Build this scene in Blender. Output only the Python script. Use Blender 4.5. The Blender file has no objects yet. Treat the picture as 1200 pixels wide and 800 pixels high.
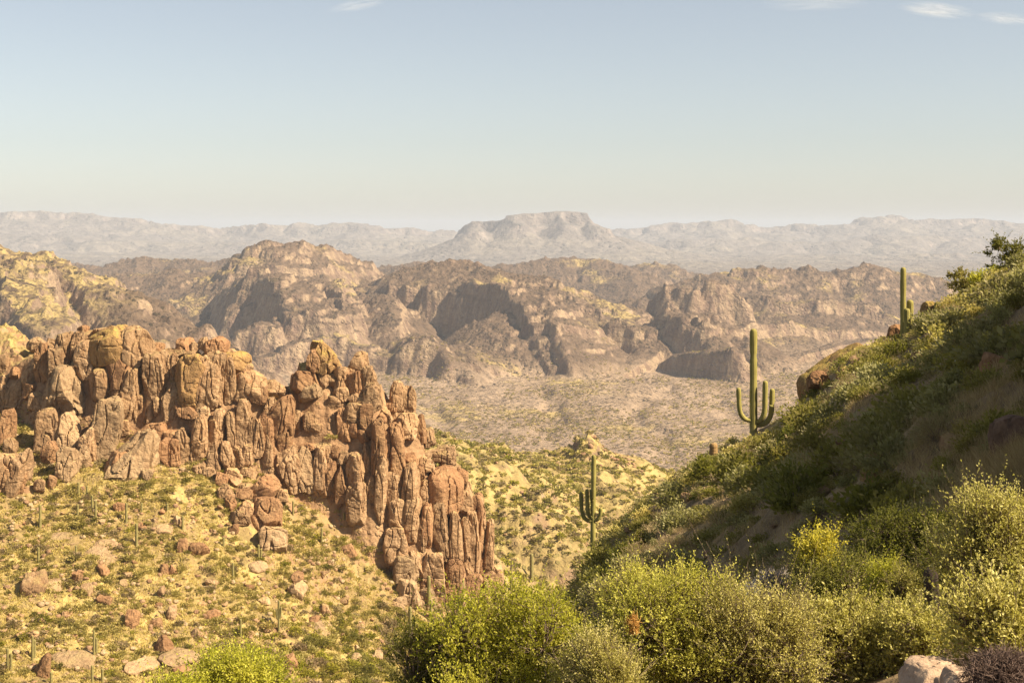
import bpy, math, random
import numpy as np
from mathutils import Vector, Matrix, Euler

random.seed(7)
RNG = np.random.default_rng(7)
scene = bpy.context.scene
COL = scene.collection
F, CX, HY = 1666.67, 600.0, 265.0          # focal length in photo pixels, picture centre, eye level


def P(px, py, d):
    """point d metres ahead that stands at this place of the photograph"""
    return ((px - CX) / F * d, d, -(py - HY) / F * d)


# ------------------------------------------------------------------ noise
_g = np.random.default_rng(11)
_a = _g.uniform(0, 2 * np.pi, 256)
G2 = np.stack([np.cos(_a), np.sin(_a)], 1).astype(np.float32)
_v = _g.normal(size=(256, 3))
G3 = (_v / np.linalg.norm(_v, axis=1)[:, None]).astype(np.float32)


def _h(*c):
    h = np.zeros_like(c[0], dtype=np.uint32)
    for k, v in zip((374761393, 668265263, 2147483647, 1442695041), c):
        h = h + v.astype(np.uint32) * np.uint32(k)
    h = (h ^ (h >> np.uint32(13))) * np.uint32(1274126177)
    return ((h ^ (h >> np.uint32(16))) & np.uint32(255)).astype(np.int64)


def n2(x, y, seed=0):
    x = np.asarray(x, np.float64) + seed * 17.31
    y = np.asarray(y, np.float64) - seed * 9.77
    xi, yi = np.floor(x), np.floor(y)
    fx, fy = (x - xi).astype(np.float32), (y - yi).astype(np.float32)
    xi, yi = xi.astype(np.int64), yi.astype(np.int64)
    u, v = fx * fx * fx * (fx * (fx * 6 - 15) + 10), fy * fy * fy * (fy * (fy * 6 - 15) + 10)

    def g(ix, iy, dx, dy):
        q = G2[_h(xi + ix, yi + iy)]
        return q[..., 0] * dx + q[..., 1] * dy
    a = g(0, 0, fx, fy); b = g(1, 0, fx - 1, fy)
    c = g(0, 1, fx, fy - 1); d = g(1, 1, fx - 1, fy - 1)
    a = a + u * (b - a); c = c + u * (d - c)
    return (a + v * (c - a)) * 1.5


def fbm(x, y, o=5, seed=0, gain=.5):
    s, a = 0.0, 1.0
    for i in range(o):
        s = s + a * n2(x, y, seed + i)
        x, y, a = x * 2.03, y * 2.03, a * gain
    return s


def ridged(x, y, o=5, seed=0, gain=.5):
    s, a, w = 0.0, 1.0, 1.0
    for i in range(o):
        n = 1 - np.abs(n2(x, y, seed + i)) * 1.4
        n = n * n
        s = s + a * n * w
        w = np.clip(n, 0, 1)
        x, y, a = x * 2.03, y * 2.03, a * gain
    return s


def n3(p, seed=0):
    p = np.asarray(p, np.float64) + np.array([seed * 13.7, seed * -7.3, seed * 5.1])
    i = np.floor(p); f = (p - i).astype(np.float32); i = i.astype(np.int64)
    w = f * f * f * (f * (f * 6 - 15) + 10)
    r = 0
    for a in (0, 1):
        for b in (0, 1):
            for c in (0, 1):
                q = G3[_h(i[:, 0] + a, i[:, 1] + b, i[:, 2] + c)]
                d = q[:, 0] * (f[:, 0] - a) + q[:, 1] * (f[:, 1] - b) + q[:, 2] * (f[:, 2] - c)
                r = r + d * (w[:, 0] if a else 1 - w[:, 0]) * (w[:, 1] if b else 1 - w[:, 1]) * (w[:, 2] if c else 1 - w[:, 2])
    return r * 1.5


def fbm3(p, o=4, seed=0, gain=.5):
    s, a = 0, 1.0
    for k in range(o):
        s = s + a * n3(p, seed + k); p = p * 2.03; a *= gain
    return s


def sm(a, b, x):
    t = np.clip((x - a) / (b - a), 0, 1)
    return t * t * (3 - 2 * t)


# ------------------------------------------------------------------ mesh helpers
def mesh(name, V, Fs, mats=(), smooth=True, rnd=None, mi=None):
    """V (n,3); Fs an (m,3|4) array, or a list of such arrays; one mesh data block"""
    Fs = [np.asarray(f, np.int32) for f in (Fs if isinstance(Fs, list) else [Fs]) if len(f)]
    me = bpy.data.meshes.new(name)
    V = np.ascontiguousarray(V, np.float32)
    me.vertices.add(len(V)); me.vertices.foreach_set('co', V.ravel())
    li = np.concatenate([f.ravel() for f in Fs])
    tot = np.concatenate([np.full(len(f), f.shape[1], np.int32) for f in Fs])
    st = np.concatenate([[0], np.cumsum(tot)[:-1]]).astype(np.int32)
    me.loops.add(len(li)); me.loops.foreach_set('vertex_index', li)
    me.polygons.add(len(tot)); me.polygons.foreach_set('loop_start', st)
    me.polygons.foreach_set('loop_total', tot)
    me.polygons.foreach_set('use_smooth', np.full(len(tot), smooth, bool))
    if mi is not None:
        me.polygons.foreach_set('material_index', np.asarray(mi, np.int32))
    for m in mats:
        me.materials.append(m)
    me.update(calc_edges=True)
    if rnd is not None:
        at = me.attributes.new('rnd', 'FLOAT', 'POINT')
        at.data.foreach_set('value', np.asarray(rnd, np.float32))
    return me


def link(name, me, parent=None, loc=None):
    o = bpy.data.objects.new(name, me); COL.objects.link(o)
    if parent is not None: o.parent = parent
    if loc is not None: o.location = loc
    return o


def tag(o, label=None, cat=None, group=None, kind=None):
    for k, v in (('label', label), ('category', cat), ('group', group), ('kind', kind)):
        if v: o[k] = v
    return o


def empty(name, loc, label, cat, group=None, rz=0):
    o = bpy.data.objects.new(name, None); COL.objects.link(o)
    o.empty_display_size = .2
    o.location = loc; o.rotation_euler.z = rz
    return tag(o, label, cat, group)


def grid_faces(nr, nc):
    i = np.arange((nr - 1) * nc).reshape(nr - 1, nc)[:, :-1].ravel()
    return np.stack([i, i + 1, i + nc + 1, i + nc], 1)


# ------------------------------------------------------------------ materials
class NT:
    def __init__(s, name):
        s.m = bpy.data.materials.new(name); s.m.use_nodes = True
        s.t = s.m.node_tree; s.t.nodes.clear()
        s.out = s.t.nodes.new('ShaderNodeOutputMaterial')

    def n(s, typ, ins=None, **props):
        nd = s.t.nodes.new('ShaderNode' + typ)
        for k, v in props.items(): setattr(nd, k, v)
        for k, v in (ins or {}).items(): s.set(nd.inputs[k], v)
        return nd

    def set(s, sock, v):
        if isinstance(v, bpy.types.NodeSocket): s.t.links.new(v, sock)
        elif isinstance(v, bpy.types.Node): s.t.links.new(v.outputs[0], sock)
        else:
            if sock.type == 'RGBA' and len(v) == 3: v = (*v, 1)
            sock.default_value = v

    def noise(s, vec, scale, detail=4, rough=.55, dist=0.0):
        return s.n('TexNoise', {'Vector': vec, 'Scale': scale, 'Detail': detail, 'Roughness': rough, 'Distortion': dist}).outputs[0]

    def voro(s, vec, scale, feature='F1', out=0, rand=1.0):
        return s.n('TexVoronoi', {'Vector': vec, 'Scale': scale, 'Randomness': rand}, feature=feature).outputs[out]

    def ramp(s, fac, a, b, c0=0.0, c1=1.0):
        return s.n('MapRange', {0: fac, 1: a, 2: b, 3: c0, 4: c1}, interpolation_type='SMOOTHSTEP').outputs[0]

    def math(s, op, a, b=0.0):
        return s.n('Math', {0: a, 1: b}, operation=op).outputs[0]

    def mix(s, fac, a, b, blend='MIX'):
        nd = s.n('Mix', data_type='RGBA', blend_type=blend)
        s.set(nd.inputs[0], fac); s.set(nd.inputs[6], a); s.set(nd.inputs[7], b)
        return nd.outputs[2]

    def stretch(s, vec, sc, loc=(0, 0, 0), rot=(0, 0, 0)):
        return s.n('Mapping', {'Vector': vec, 'Scale': sc, 'Location': loc, 'Rotation': rot}).outputs[0]

    def bump(s, h, dist, strength=1.0, normal=None):
        ins = {'Height': h, 'Distance': dist, 'Strength': strength}
        if normal is not None: ins['Normal'] = normal
        return s.n('Bump', ins).outputs[0]

    def principled(s, color, rough=.9, normal=None, spec=.2):
        b = s.n('BsdfPrincipled', {'Base Color': color, 'Roughness': rough, 'Specular IOR Level': spec})
        if normal is not None: s.set(b.inputs['Normal'], normal)
        return b.outputs[0]

    def done(s, shader):
        s.t.links.new(shader, s.out.inputs[0]); return s.m


def rock_mat(name, c_dark, c_mid, c_pale, top=None, scale=1.0, top_amt=.6, world=False, bump=1.0):
    k = NT(name)
    if world:
        v = k.n('NewGeometry').outputs['Position']
    else:
        tc = k.n('TexCoord').outputs['Object']
        oi = k.n('ObjectInfo').outputs['Random']
        v = k.n('VectorMath', {0: tc, 1: k.n('CombineXYZ', {0: k.math('MULTIPLY', oi, 91.0), 1: k.math('MULTIPLY', oi, 57.0), 2: oi}).outputs[0]}, operation='ADD').outputs[0]
    big = k.noise(v, .22 * scale, 4)
    col = k.mix(k.ramp(big, .35, .65), c_mid, c_pale)  # broad noise between the middle and the paler rock tone
    st = k.noise(k.stretch(v, (1.1 * scale, 1.1 * scale, .16 * scale)), 1.0, 6, .6, .4)
    col = k.mix(k.ramp(st, .5, .68, 0, .85), col, c_dark)
    fine = k.noise(v, 2.2 * scale, 8, .7)
    col = k.mix(k.ramp(fine, .3, .75), k.mix(.72, col, c_dark), col)
    blot = k.noise(v, .9 * scale, 5, .6)
    col = k.mix(k.ramp(blot, .6, .75, 0, .45), col, tuple(min(1, x * 1.35) for x in c_pale))
    if top:
        nz = k.n('SeparateXYZ', {0: k.n('NewGeometry').outputs['Normal']}).outputs[2]
        f = k.math('MULTIPLY', k.ramp(nz, .45, .9), k.ramp(k.noise(v, .6 * scale, 5), .4, .62, 0, top_amt))
        col = k.mix(f, col, top)
    cr = k.voro(k.stretch(v, (.5 * scale, .5 * scale, .2 * scale)), 1.0, 'DISTANCE_TO_EDGE')
    h1 = k.ramp(cr, 0.0, .05)
    h = k.math('ADD', k.math('MULTIPLY', h1, .10), k.math('MULTIPLY', k.noise(v, .9 * scale, 10, .62), 1.6))
    if not world:
        col = k.mix(1.0, col, k.n('MapRange', {0: k.math('FRACT', k.math('MULTIPLY', oi, 5.77)), 3: .72, 4: 1.1}).outputs[0], 'MULTIPLY')
    nrm = k.bump(h, .5 / scale * bump, 1.0)
    return k.done(k.principled(col, .92, nrm, .15))


def terrain_mat(name, rock, rock2, soil, veg, gold, s, nz0=.62, nz1=.8, veg_amt=.55, dot=1.0, gold_amt=.6, bump=1.0, g0=.46, low=None, goldx=None):
    """rock where steep; soil, scrub dots and dry golden grass where gentle. s: metres of one scrub dot"""
    k = NT(name)
    g = k.n('NewGeometry')
    v = g.outputs['Position']
    nz = k.n('SeparateXYZ', {0: g.outputs['Normal']}).outputs[2]
    q = 1.0 / s
    st = k.noise(k.stretch(v, (.35 * q, .35 * q, .06 * q)), 1.0, 6, .65, .5)
    rc = k.mix(k.ramp(st, .35, .68), rock, rock2)
    band = k.noise(k.stretch(v, (.02 * q, .02 * q, .35 * q)), 1.0, 4, .6)
    rc = k.mix(k.ramp(band, .52, .66, 0, .45), rc, tuple(x * .62 for x in rock))
    rc = k.mix(k.ramp(k.noise(v, .9 * q, 6, .7), .35, .7, .35, 0), rc, tuple(x * .45 for x in rock))
    if low:
        pz = k.n('SeparateXYZ', {0: v}).outputs[2]
        wash = k.noise(k.stretch(v, (.005, .0022, 0)), 1.0, 6, .6, 1.5)
        lo = k.mix(k.ramp(wash, .4, .6), low[1], low[2])
        soil_c = k.mix(k.ramp(pz, low[0] - 14, low[0] + 14), lo, soil)
    else:
        soil_c = soil
    n1 = k.noise(v, .045 * q, 6, .6)
    n2_ = k.noise(v, .4 * q, 6, .68)
    gf = k.ramp(n1, g0, g0 + .13, 0, gold_amt)
    if goldx:
        sx = k.n('SeparateXYZ', {0: v})
        m_ = k.math('MULTIPLY', k.ramp(sx.outputs[0], goldx[0], goldx[1]), k.ramp(sx.outputs[1], goldx[2], goldx[3]))
        gf = k.math('MAXIMUM', gf, k.math('MULTIPLY', m_, k.ramp(n1, .38, .5, .2, .95)))
    so = k.mix(gf, soil_c, gold)
    so = k.mix(k.ramp(n2_, .42, .62), so, k.mix(1.0, soil_c, (.72, .72, .72), 'MULTIPLY'))
    d = k.voro(v, q * .8 * dot, 'F1', 0)
    n4 = k.noise(v, .11 * q, 4, .6)
    dots = k.math('MULTIPLY', k.ramp(d, .38, .22), k.ramp(n4, .4, .55))
    so = k.mix(k.math('MULTIPLY', dots, veg_amt), so, veg)
    jit = k.math('ADD', nz, k.math('MULTIPLY', k.math('SUBTRACT', k.noise(v, .3 * q, 5, .65), .5), .55))
    col = k.mix(k.ramp(jit, nz0, nz1), rc, so)
    h = k.math('ADD', k.math('MULTIPLY', k.noise(v, .35 * q, 9, .62), 1.5), k.math('MULTIPLY', dots, .25))
    nrm = k.bump(h, 1.1 * s * bump, .9)
    return k.done(k.principled(col, .95, nrm, .08))


def leaf_mat(name, cols, trans=.38, rough=.6, obj=.25, spec=.12):
    k = NT(name)
    r = k.n('Attribute', attribute_name='rnd').outputs['Fac']
    oi = k.n('ObjectInfo').outputs['Random']
    cr = k.n('ValToRGB')
    el = cr.color_ramp.elements
    while len(el) < len(cols): el.new(.5)
    for i, c in enumerate(cols):
        el[i].position = i / (len(cols) - 1); el[i].color = (*c, 1)
    k.set(cr.inputs[0], r)
    hs = k.n('HueSaturation', {'Hue': k.ramp(oi, 0, 1, .5 - .008 * obj * 4, .5 + .008 * obj * 4), 'Saturation': 1.0,
                               'Value': k.n('MapRange', {0: k.math('FRACT', k.math('MULTIPLY', oi, 7.31)), 3: 1 - obj, 4: 1 + obj}).outputs[0], 'Color': cr.outputs[0]})
    b = k.principled(hs.outputs[0], rough, None, spec)
    t = k.n('BsdfTranslucent', {'Color': k.mix(.35, hs.outputs[0], (.5, .5, .04))}).outputs[0]
    return k.done(k.n('MixShader', {0: trans, 1: b, 2: t}).outputs[0])


def plain_mat(name, c1, c2, scale, rough=.9, stretch=(1, 1, 1), bump=.02):
    k = NT(name)
    v = k.stretch(k.n('TexCoord').outputs['Object'], stretch)
    f = k.noise(v, scale, 6, .65)
    return k.done(k.principled(k.mix(k.ramp(f, .35, .65), c1, c2), rough, k.bump(f, bump), .2))


_cube = {}


def cube_sphere(n):
    if n in _cube: return _cube[n]
    t = np.tan(np.linspace(-1, 1, n + 1) * math.pi / 4)
    a, b = np.meshgrid(t, t); one = np.ones_like(a)
    V, Fq = [], []
    for k, (p, q) in enumerate([((one, a, b), 0), ((-one, b, a), 0), ((b, one, a), 0), ((a, -one, b), 0), ((a, b, one), 0), ((b, a, -one), 0)]):
        v = np.stack(p, -1).reshape(-1, 3)
        Fq.append(grid_faces(n + 1, n + 1) + len(V) * (n + 1) ** 2); V.append(v)
    V = np.concatenate(V); V /= np.linalg.norm(V, axis=1)[:, None]
    Fq = np.concatenate(Fq)
    key = np.round(V, 5)
    _, idx, inv = np.unique(key, axis=0, return_index=True, return_inverse=True)
    V = V[idx]; Fq = inv.ravel()[Fq]
    c = V[Fq].mean(1); nn = np.cross(V[Fq[:, 1]] - V[Fq[:, 0]], V[Fq[:, 2]] - V[Fq[:, 0]])
    flip = (nn * c).sum(1) < 0
    Fq[flip] = Fq[flip][:, ::-1]
    _cube[n] = (V, Fq)
    return _cube[n]


cloud_shell = cube_sphere(8)

# ------------------------------------------------------------------ camera, sky, sun, air
cam = bpy.data.cameras.new('camera'); cam.lens = 50; cam.sensor_width = 36
cam.shift_y = (HY - 400) / 1200; cam.clip_start = .1; cam.clip_end = 60000
co = bpy.data.objects.new('camera', cam); COL.objects.link(co)
co.rotation_euler = (math.pi / 2, 0, 0); scene.camera = co

SUN_EL, SUN_AZ = math.radians(43), math.radians(21)      # azimuth: from due right, turned towards behind the camera
S = Vector((math.cos(SUN_EL) * math.cos(SUN_AZ), -math.cos(SUN_EL) * math.sin(SUN_AZ), math.sin(SUN_EL)))
sl = bpy.data.lights.new('sun', 'SUN'); sl.energy = 5.0; sl.angle = math.radians(.5); sl.color = (1, .86, .64)
so = bpy.data.objects.new('sun', sl); COL.objects.link(so)
so.rotation_euler = S.to_track_quat('Z', 'Y').to_euler()

world = bpy.data.worlds.new('World'); scene.world = world; world.use_nodes = True
wt = world.node_tree
bg = wt.nodes['Background']
sky = wt.nodes.new('ShaderNodeTexSky'); sky.sky_type = 'NISHITA'; sky.sun_disc = False
sky.sun_elevation = SUN_EL
sky.sun_rotation = math.radians(90) + SUN_AZ              # clockwise from +Y, seen from above
sky.altitude = 1100; sky.air_density = 1.0; sky.dust_density = 1.5; sky.ozone_density = 1.0
hs = wt.nodes.new('ShaderNodeHueSaturation'); hs.inputs['Saturation'].default_value = .62; wt.links.new(sky.outputs[0], hs.inputs['Color'])
tn = wt.nodes.new('ShaderNodeMix'); tn.data_type = 'RGBA'; tn.blend_type = 'MULTIPLY'; tn.inputs[0].default_value = 1; tn.inputs[7].default_value = (1.035, 1.0, .955, 1)
wt.links.new(hs.outputs[0], tn.inputs[6]); wt.links.new(tn.outputs[2], bg.inputs[0]); bg.inputs[1].default_value = .056

k = NT('haze_mat')
pv = k.n('VolumePrincipled', {'Color': (.62, .68, .79), 'Density': 6.2e-5, 'Anisotropy': .0})
k.t.links.new(pv.outputs[0], k.out.inputs[1])
hz = np.array([(x, y, z) for z in (-330, 158) for y in (-400, 40000) for x in (-21000, 21000)], float)
hf_ = [(0, 2, 3, 1), (4, 5, 7, 6), (0, 1, 5, 4), (2, 6, 7, 3), (0, 4, 6, 2), (1, 3, 7, 5)]
tag(link('haze', mesh('haze', hz, np.array(hf_), [k.m], smooth=False)), kind='stuff')

scene.view_settings.view_transform = 'Standard'; scene.view_settings.look = 'None'
scene.view_settings.exposure = 1.22; scene.view_settings.gamma = 1.0
scene.view_settings.use_curve_mapping = False
scene.cycles.use_denoising = True
scene.cycles.denoiser = 'OPENIMAGEDENOISE'
scene.cycles.denoising_input_passes = 'RGB_ALBEDO_NORMAL'
scene.cycles.max_bounces = 6; scene.cycles.diffuse_bounces = 3; scene.cycles.volume_bounces = 1
scene.cycles.transparent_max_bounces = 8
scene.cycles.caustics_reflective = False; scene.cycles.caustics_refractive = False

# thin cirrus streaks, some 20 km away and 3 km up
for i, (px, py, hw, hh) in enumerate([(1097, 12, 50, 7), (1178, 22, 40, 5.5), (955, 3, 80, 5), (420, 6, 42, 5)]):
    k = NT('cloud_mat')
    tc = k.n('TexCoord').outputs['Object']
    rad = k.n('VectorMath', {0: tc}, operation='LENGTH').outputs['Value']
    nz = k.noise(k.n('Mapping', {'Vector': tc, 'Scale': (1.1, 1.6, 3.0), 'Rotation': (0, .35, 0), 'Location': (i * 3.7, 0, 0)}).outputs[0], 1.5, 6, .65, 1.2)
    den = k.math('MULTIPLY', k.ramp(rad, 1.0, .25), k.ramp(nz, .42, .72))
    vol = k.n('VolumeScatter', {'Color': (1, 1, 1), 'Density': k.math('MULTIPLY', den, (.0042, .0034, .0012, .002)[i])})
    k.t.links.new(vol.outputs[0], k.out.inputs[1])
    V, Fq = cloud_shell
    dd = 20000
    o = link('clouds', mesh('clouds', V, Fq, [k.m]), None, P(px, py, dd))
    o.scale = (hw / F * dd, hw / F * dd, hh / F * dd); o.rotation_euler = (0, (.16, .16, 0, -.2)[i], 0)
    tag(o, kind='stuff')
# ------------------------------------------------------------------ terrain sheets, far to near
class Sheet:
    """a height sheet sampled along bearings u = x/y and distances y"""
    def __init__(s, u0, u1, nu, ys):
        s.us = np.linspace(u0, u1, nu); s.ys = np.asarray(ys)
        s.U, s.Y = np.meshgrid(s.us, s.ys); s.X = s.U * s.Y
        s.W = np.zeros_like(s.X)

    def spine(s, pts, front, back=None, m=600, jit=0.0, seed=0):
        pts = [P(*p) for p in pts]
        back = back or front
        front, back = [f + [(f[-1][0] + 6000, f[-1][1] + 4500)] for f in (front, back)]
        for (x0, y0, z0), (x1, y1, z1) in zip(pts[:-1], pts[1:]):
            ya, yb = min(y0, y1) - m, max(y0, y1) + m
            r0, r1 = np.searchsorted(s.ys, [ya, yb])
            yl = max(ya, s.ys[0])
            xa, xb = min(x0, x1) - m, max(x0, x1) + m
            ua, ub = min(xa / yl, xa / yb), max(xb / yl, xb / yb)
            c0, c1 = np.searchsorted(s.us, [ua, ub])
            if r1 <= r0 or c1 <= c0: continue
            X, Y, W = s.X[r0:r1, c0:c1], s.Y[r0:r1, c0:c1], s.W[r0:r1, c0:c1]
            dx, dy = x1 - x0, y1 - y0
            L = dx * dx + dy * dy
            t = np.clip(((X - x0) * dx + (Y - y0) * dy) / L, 0, 1)
            d = np.hypot(X - x0 - t * dx, Y - y0 - t * dy)
            d = np.maximum(0, d + W * np.clip(d / 40, 0, 1))
            side = (dx * (Y - y0) - dy * (X - x0)) / math.sqrt(L)
            k = sm(-25, 25, side)
            drop = np.interp(d, *zip(*front)) * (1 - k) + np.interp(d, *zip(*back)) * k
            z = z0 + t * (z1 - z0) - drop
            s.Z[r0:r1, c0:c1] = np.maximum(s.Z[r0:r1, c0:c1], z)

    def terrace(s, step, amt, seed, sc):
        n = fbm(s.X / sc, s.Y / sc, 3, seed) * step * .8
        t = (s.Z + n) / step
        f = t - np.floor(t)
        zt = (np.floor(t) + sm(.3, .62, f)) * step - n
        w = amt * sm(-.25, .25, fbm(s.X / (sc * 1.7), s.Y / (sc * 1.7), 2, seed + 5))
        s.Z = s.Z + w * (zt - s.Z)

    def build(s, name, m, kind='structure', label=None, cat=None):
        V = np.stack([s.X, s.Y, s.Z], -1).reshape(-1, 3)
        o = link(name, mesh(name, V, grid_faces(len(s.ys), len(s.us)), [m]))
        return tag(o, label, cat, None, kind)

    def at(s, x, y):
        u = x / y
        i = np.clip(np.searchsorted(s.ys, y) - 1, 0, len(s.ys) - 2)
        j = (u - s.us[0]) / (s.us[1] - s.us[0])
        j0 = np.clip(np.floor(j).astype(int), 0, len(s.us) - 2); fj = j - j0
        fi = (y - s.ys[i]) / (s.ys[i + 1] - s.ys[i])
        Z = s.Z
        return (Z[i, j0] * (1 - fj) + Z[i, j0 + 1] * fj) * (1 - fi) + (Z[i + 1, j0] * (1 - fj) + Z[i + 1, j0 + 1] * fj) * fi

    def hit(s, px, py):
        """first distance at which the sight line through this place meets the sheet, or None"""
        u, v = (px - CX) / F, -(py - HY) / F
        ys = np.linspace(s.ys[0], s.ys[-1], 3000)
        z = s.at(u * ys, ys)
        k = np.nonzero(z >= v * ys)[0]
        return float(ys[k[0]]) if len(k) else None


def tps(ctrl):
    c = np.array([P(*p) for p in ctrl]); xy, z = c[:, :2] / 100, c[:, 2]
    n = len(c)
    r = np.linalg.norm(xy[:, None] - xy[None], axis=-1)
    K = np.where(r > 0, r * r * np.log(r + 1e-9), 0) + np.eye(n) * .02
    A = np.zeros((n + 3, n + 3)); A[:n, :n] = K
    A[:n, n] = 1; A[:n, n + 1:] = xy; A[n, :n] = 1; A[n + 1:, :n] = xy.T
    w = np.linalg.solve(A, np.concatenate([z, [0, 0, 0]]))

    def f(X, Y):
        x, y = X / 100, Y / 100
        out = w[n] + w[n + 1] * x + w[n + 2] * y
        for i in range(n):
            q = (x - xy[i, 0]) ** 2 + (y - xy[i, 1]) ** 2
            out = out + w[i] * .5 * q * np.log(q + 1e-9)
        return out
    return f


# ---- far range and mesa, 5 to 17 km
ys = np.concatenate([np.arange(4800, 8400, 40), np.arange(8400, 10400, 14), np.arange(10400, 15200, 24), np.arange(15200, 17000, 90)])
E = Sheet(-.52, .52, 1150, ys)
X, Y = E.X, E.Y
E.Z = -215 + 18 * fbm(X / 1500, Y / 1500, 4, 3) + 10 * ridged(X / 500, Y / 500, 4, 30)
E.W = 160 * fbm(X / 420, Y / 420, 5, 41) + 210 * (ridged(X / 520, Y / 620, 4, 47) - .9)
low = [(0, 0), (150, 26), (500, 95), (1100, 190), (1800, 320)]
E.spine([(-80, 276, 11500), (0, 274, 11500), (90, 279, 11400), (200, 284, 11400), (300, 284, 11500), (420, 281, 11600), (520, 284, 11600)], low, m=1800)
E.spine([(730, 288, 11500), (800, 281, 11500), (870, 279, 11600), (950, 284, 11600), (1050, 275, 11700), (1150, 279, 11800), (1300, 276, 11800)], low, m=1800)
E.spine([(985, 315, 9300), (1040, 303, 9400), (1090, 297, 9500), (1120, 303, 9500), (1200, 308, 9500)], [(0, 0), (120, 30), (500, 140), (1000, 260)], m=1000)
E.spine([(560, 305, 8900), (640, 300, 8800), (720, 304, 8800)], [(0, 0), (300, 50), (700, 140)], m=700)
rng = [(0, 0), (80, 18), (160, 60), (700, 150), (1500, 260), (2600, 420)]
E.spine([(-90, 250, 13200), (0, 249, 13000), (60, 248, 13000), (100, 251, 13000), (140, 254, 13000), (147, 260, 13000), (200, 264, 13000), (250, 266, 13000), (276, 263, 13100),
         (300, 268, 13100), (340, 262, 13000), (362, 267, 13000), (398, 262, 13000), (420, 265, 13000), (470, 266, 13200), (520, 271, 13300), (560, 275, 13400)], rng, m=2600)
E.spine([(690, 273, 14000), (740, 266, 14000), (800, 261, 14000), (832, 258, 14000), (848, 263, 14000), (870, 263, 14000), (900, 266, 14000), (930, 263, 14000), (962, 266, 14000), (1000, 262, 14000),
         (1030, 255, 14000), (1050, 252, 14000), (1068, 257, 14000), (1100, 256, 14000), (1150, 257, 14000), (1200, 261, 14100), (1300, 262, 14200)], rng, m=2600)
E.W *= .55
E.W *= .35
zr0 = E.Z.copy()
mes = [(0, 0), (25, 4), (46, 78), (110, 94), (145, 146), (260, 168), (520, 240), (900, 300)]
E.spine([(508, 303, 9900), (526, 288, 9780), (541, 268, 9680), (556, 259, 9600), (590, 257, 9540), (602, 252, 9520), (640, 248, 9520), (662, 246, 9520), (686, 249, 9500), (697, 262, 9500), (712, 268, 9450), (726, 284, 9400)], mes, m=900)
for a, b, c, d in ((600, 252, 620, 285), (655, 248, 672, 288), (560, 259, 556, 290), (690, 255, 705, 288)):
    E.spine([(a, b + 2, 9480), ((a + c) / 2, (b + d) / 2 - 6, 9250), (c, d + 8, 9000)], [(0, 0), (50, 40), (130, 95), (400, 190)], m=500)
E.Z += 20 * (ridged(X / 480, Y / 480, 6, 61, .45) - .9) * sm(-190, -60, E.Z) * (1 - .75 * sm(0, 60, E.Z - zr0)) + 5 * fbm(X / 90, Y / 90, 4, 66)
E.Z = np.where(Y > 15800, E.Z - (Y - 15800) * .4, E.Z)
E.Z = np.clip(E.Z, -290, 152)
M_FAR = terrain_mat('far_ground_mat', (.15, .125, .115), (.36, .295, .25), (.20, .17, .15), (.09, .085, .075), (.26, .22, .17), 38, .7, .86, .5, bump=.9)
E.build('far_mountains', M_FAR)

# ---- valley and the middle mountains, 0.7 to 5 km
ys = np.concatenate([np.arange(640, 1400, 9), np.arange(1400, 2150, 4.5), np.arange(2150, 3000, 2.9), np.arange(3000, 3600, 4.5), np.arange(3600, 5300, 12)])
D = Sheet(-.5, .5, 1340, ys)
X, Y = D.X, D.Y
floor = -256 + .05 * np.clip(Y - 1900, 0, 700) + 9 * fbm(X / 420, Y / 420, 4, 80) - 7 * sm(.9, 1.5, ridged(X / 260, Y / 520, 3, 85)) + .9 * fbm(X / 22, Y / 22, 4, 88)
D.Z = floor.copy()
D.W = 6 * fbm(X / 45, Y / 45, 4, 91) + 21 * (ridged(X / 210, Y / 210, 4, 97) - .9)
hill = [(0, 0), (60, 14), (160, 60), (420, 190)]
D.spine([(60, 305, 4300), (130, 315, 4200), (170, 299, 4300), (200, 304, 4300), (240, 306, 4200), (290, 300, 4200), (330, 306, 4200)], hill)
D.spine([(90, 332, 3400), (150, 319, 3350), (210, 317, 3300), (270, 322, 3300), (300, 332, 3300)], hill)
D.spine([(440, 314, 4600), (480, 307, 4500), (520, 312, 4500)], hill)
D.spine([(580, 310, 4300), (640, 302, 4300), (690, 301, 4300), (720, 310, 4200), (755, 332, 4000)], hill)
D.spine([(735, 313, 4900), (770, 307, 4800), (805, 319, 4800)], hill)
# yellow hill at the left edge
yel = [(0, 0), (25, 6), (45, 34), (90, 52), (130, 92), (330, 200)]
D.spine([(-90, 280, 1900), (0, 291, 1900), (60, 300, 1900), (110, 326, 1850), (170, 351, 1780), (215, 380, 1700), (240, 410, 1640)], yel)
D.spine([(20, 298, 1850), (35, 340, 1650), (60, 385, 1480)], yel)
D.spine([(110, 326, 1830), (150, 366, 1640), (190, 400, 1500)], yel)
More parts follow.
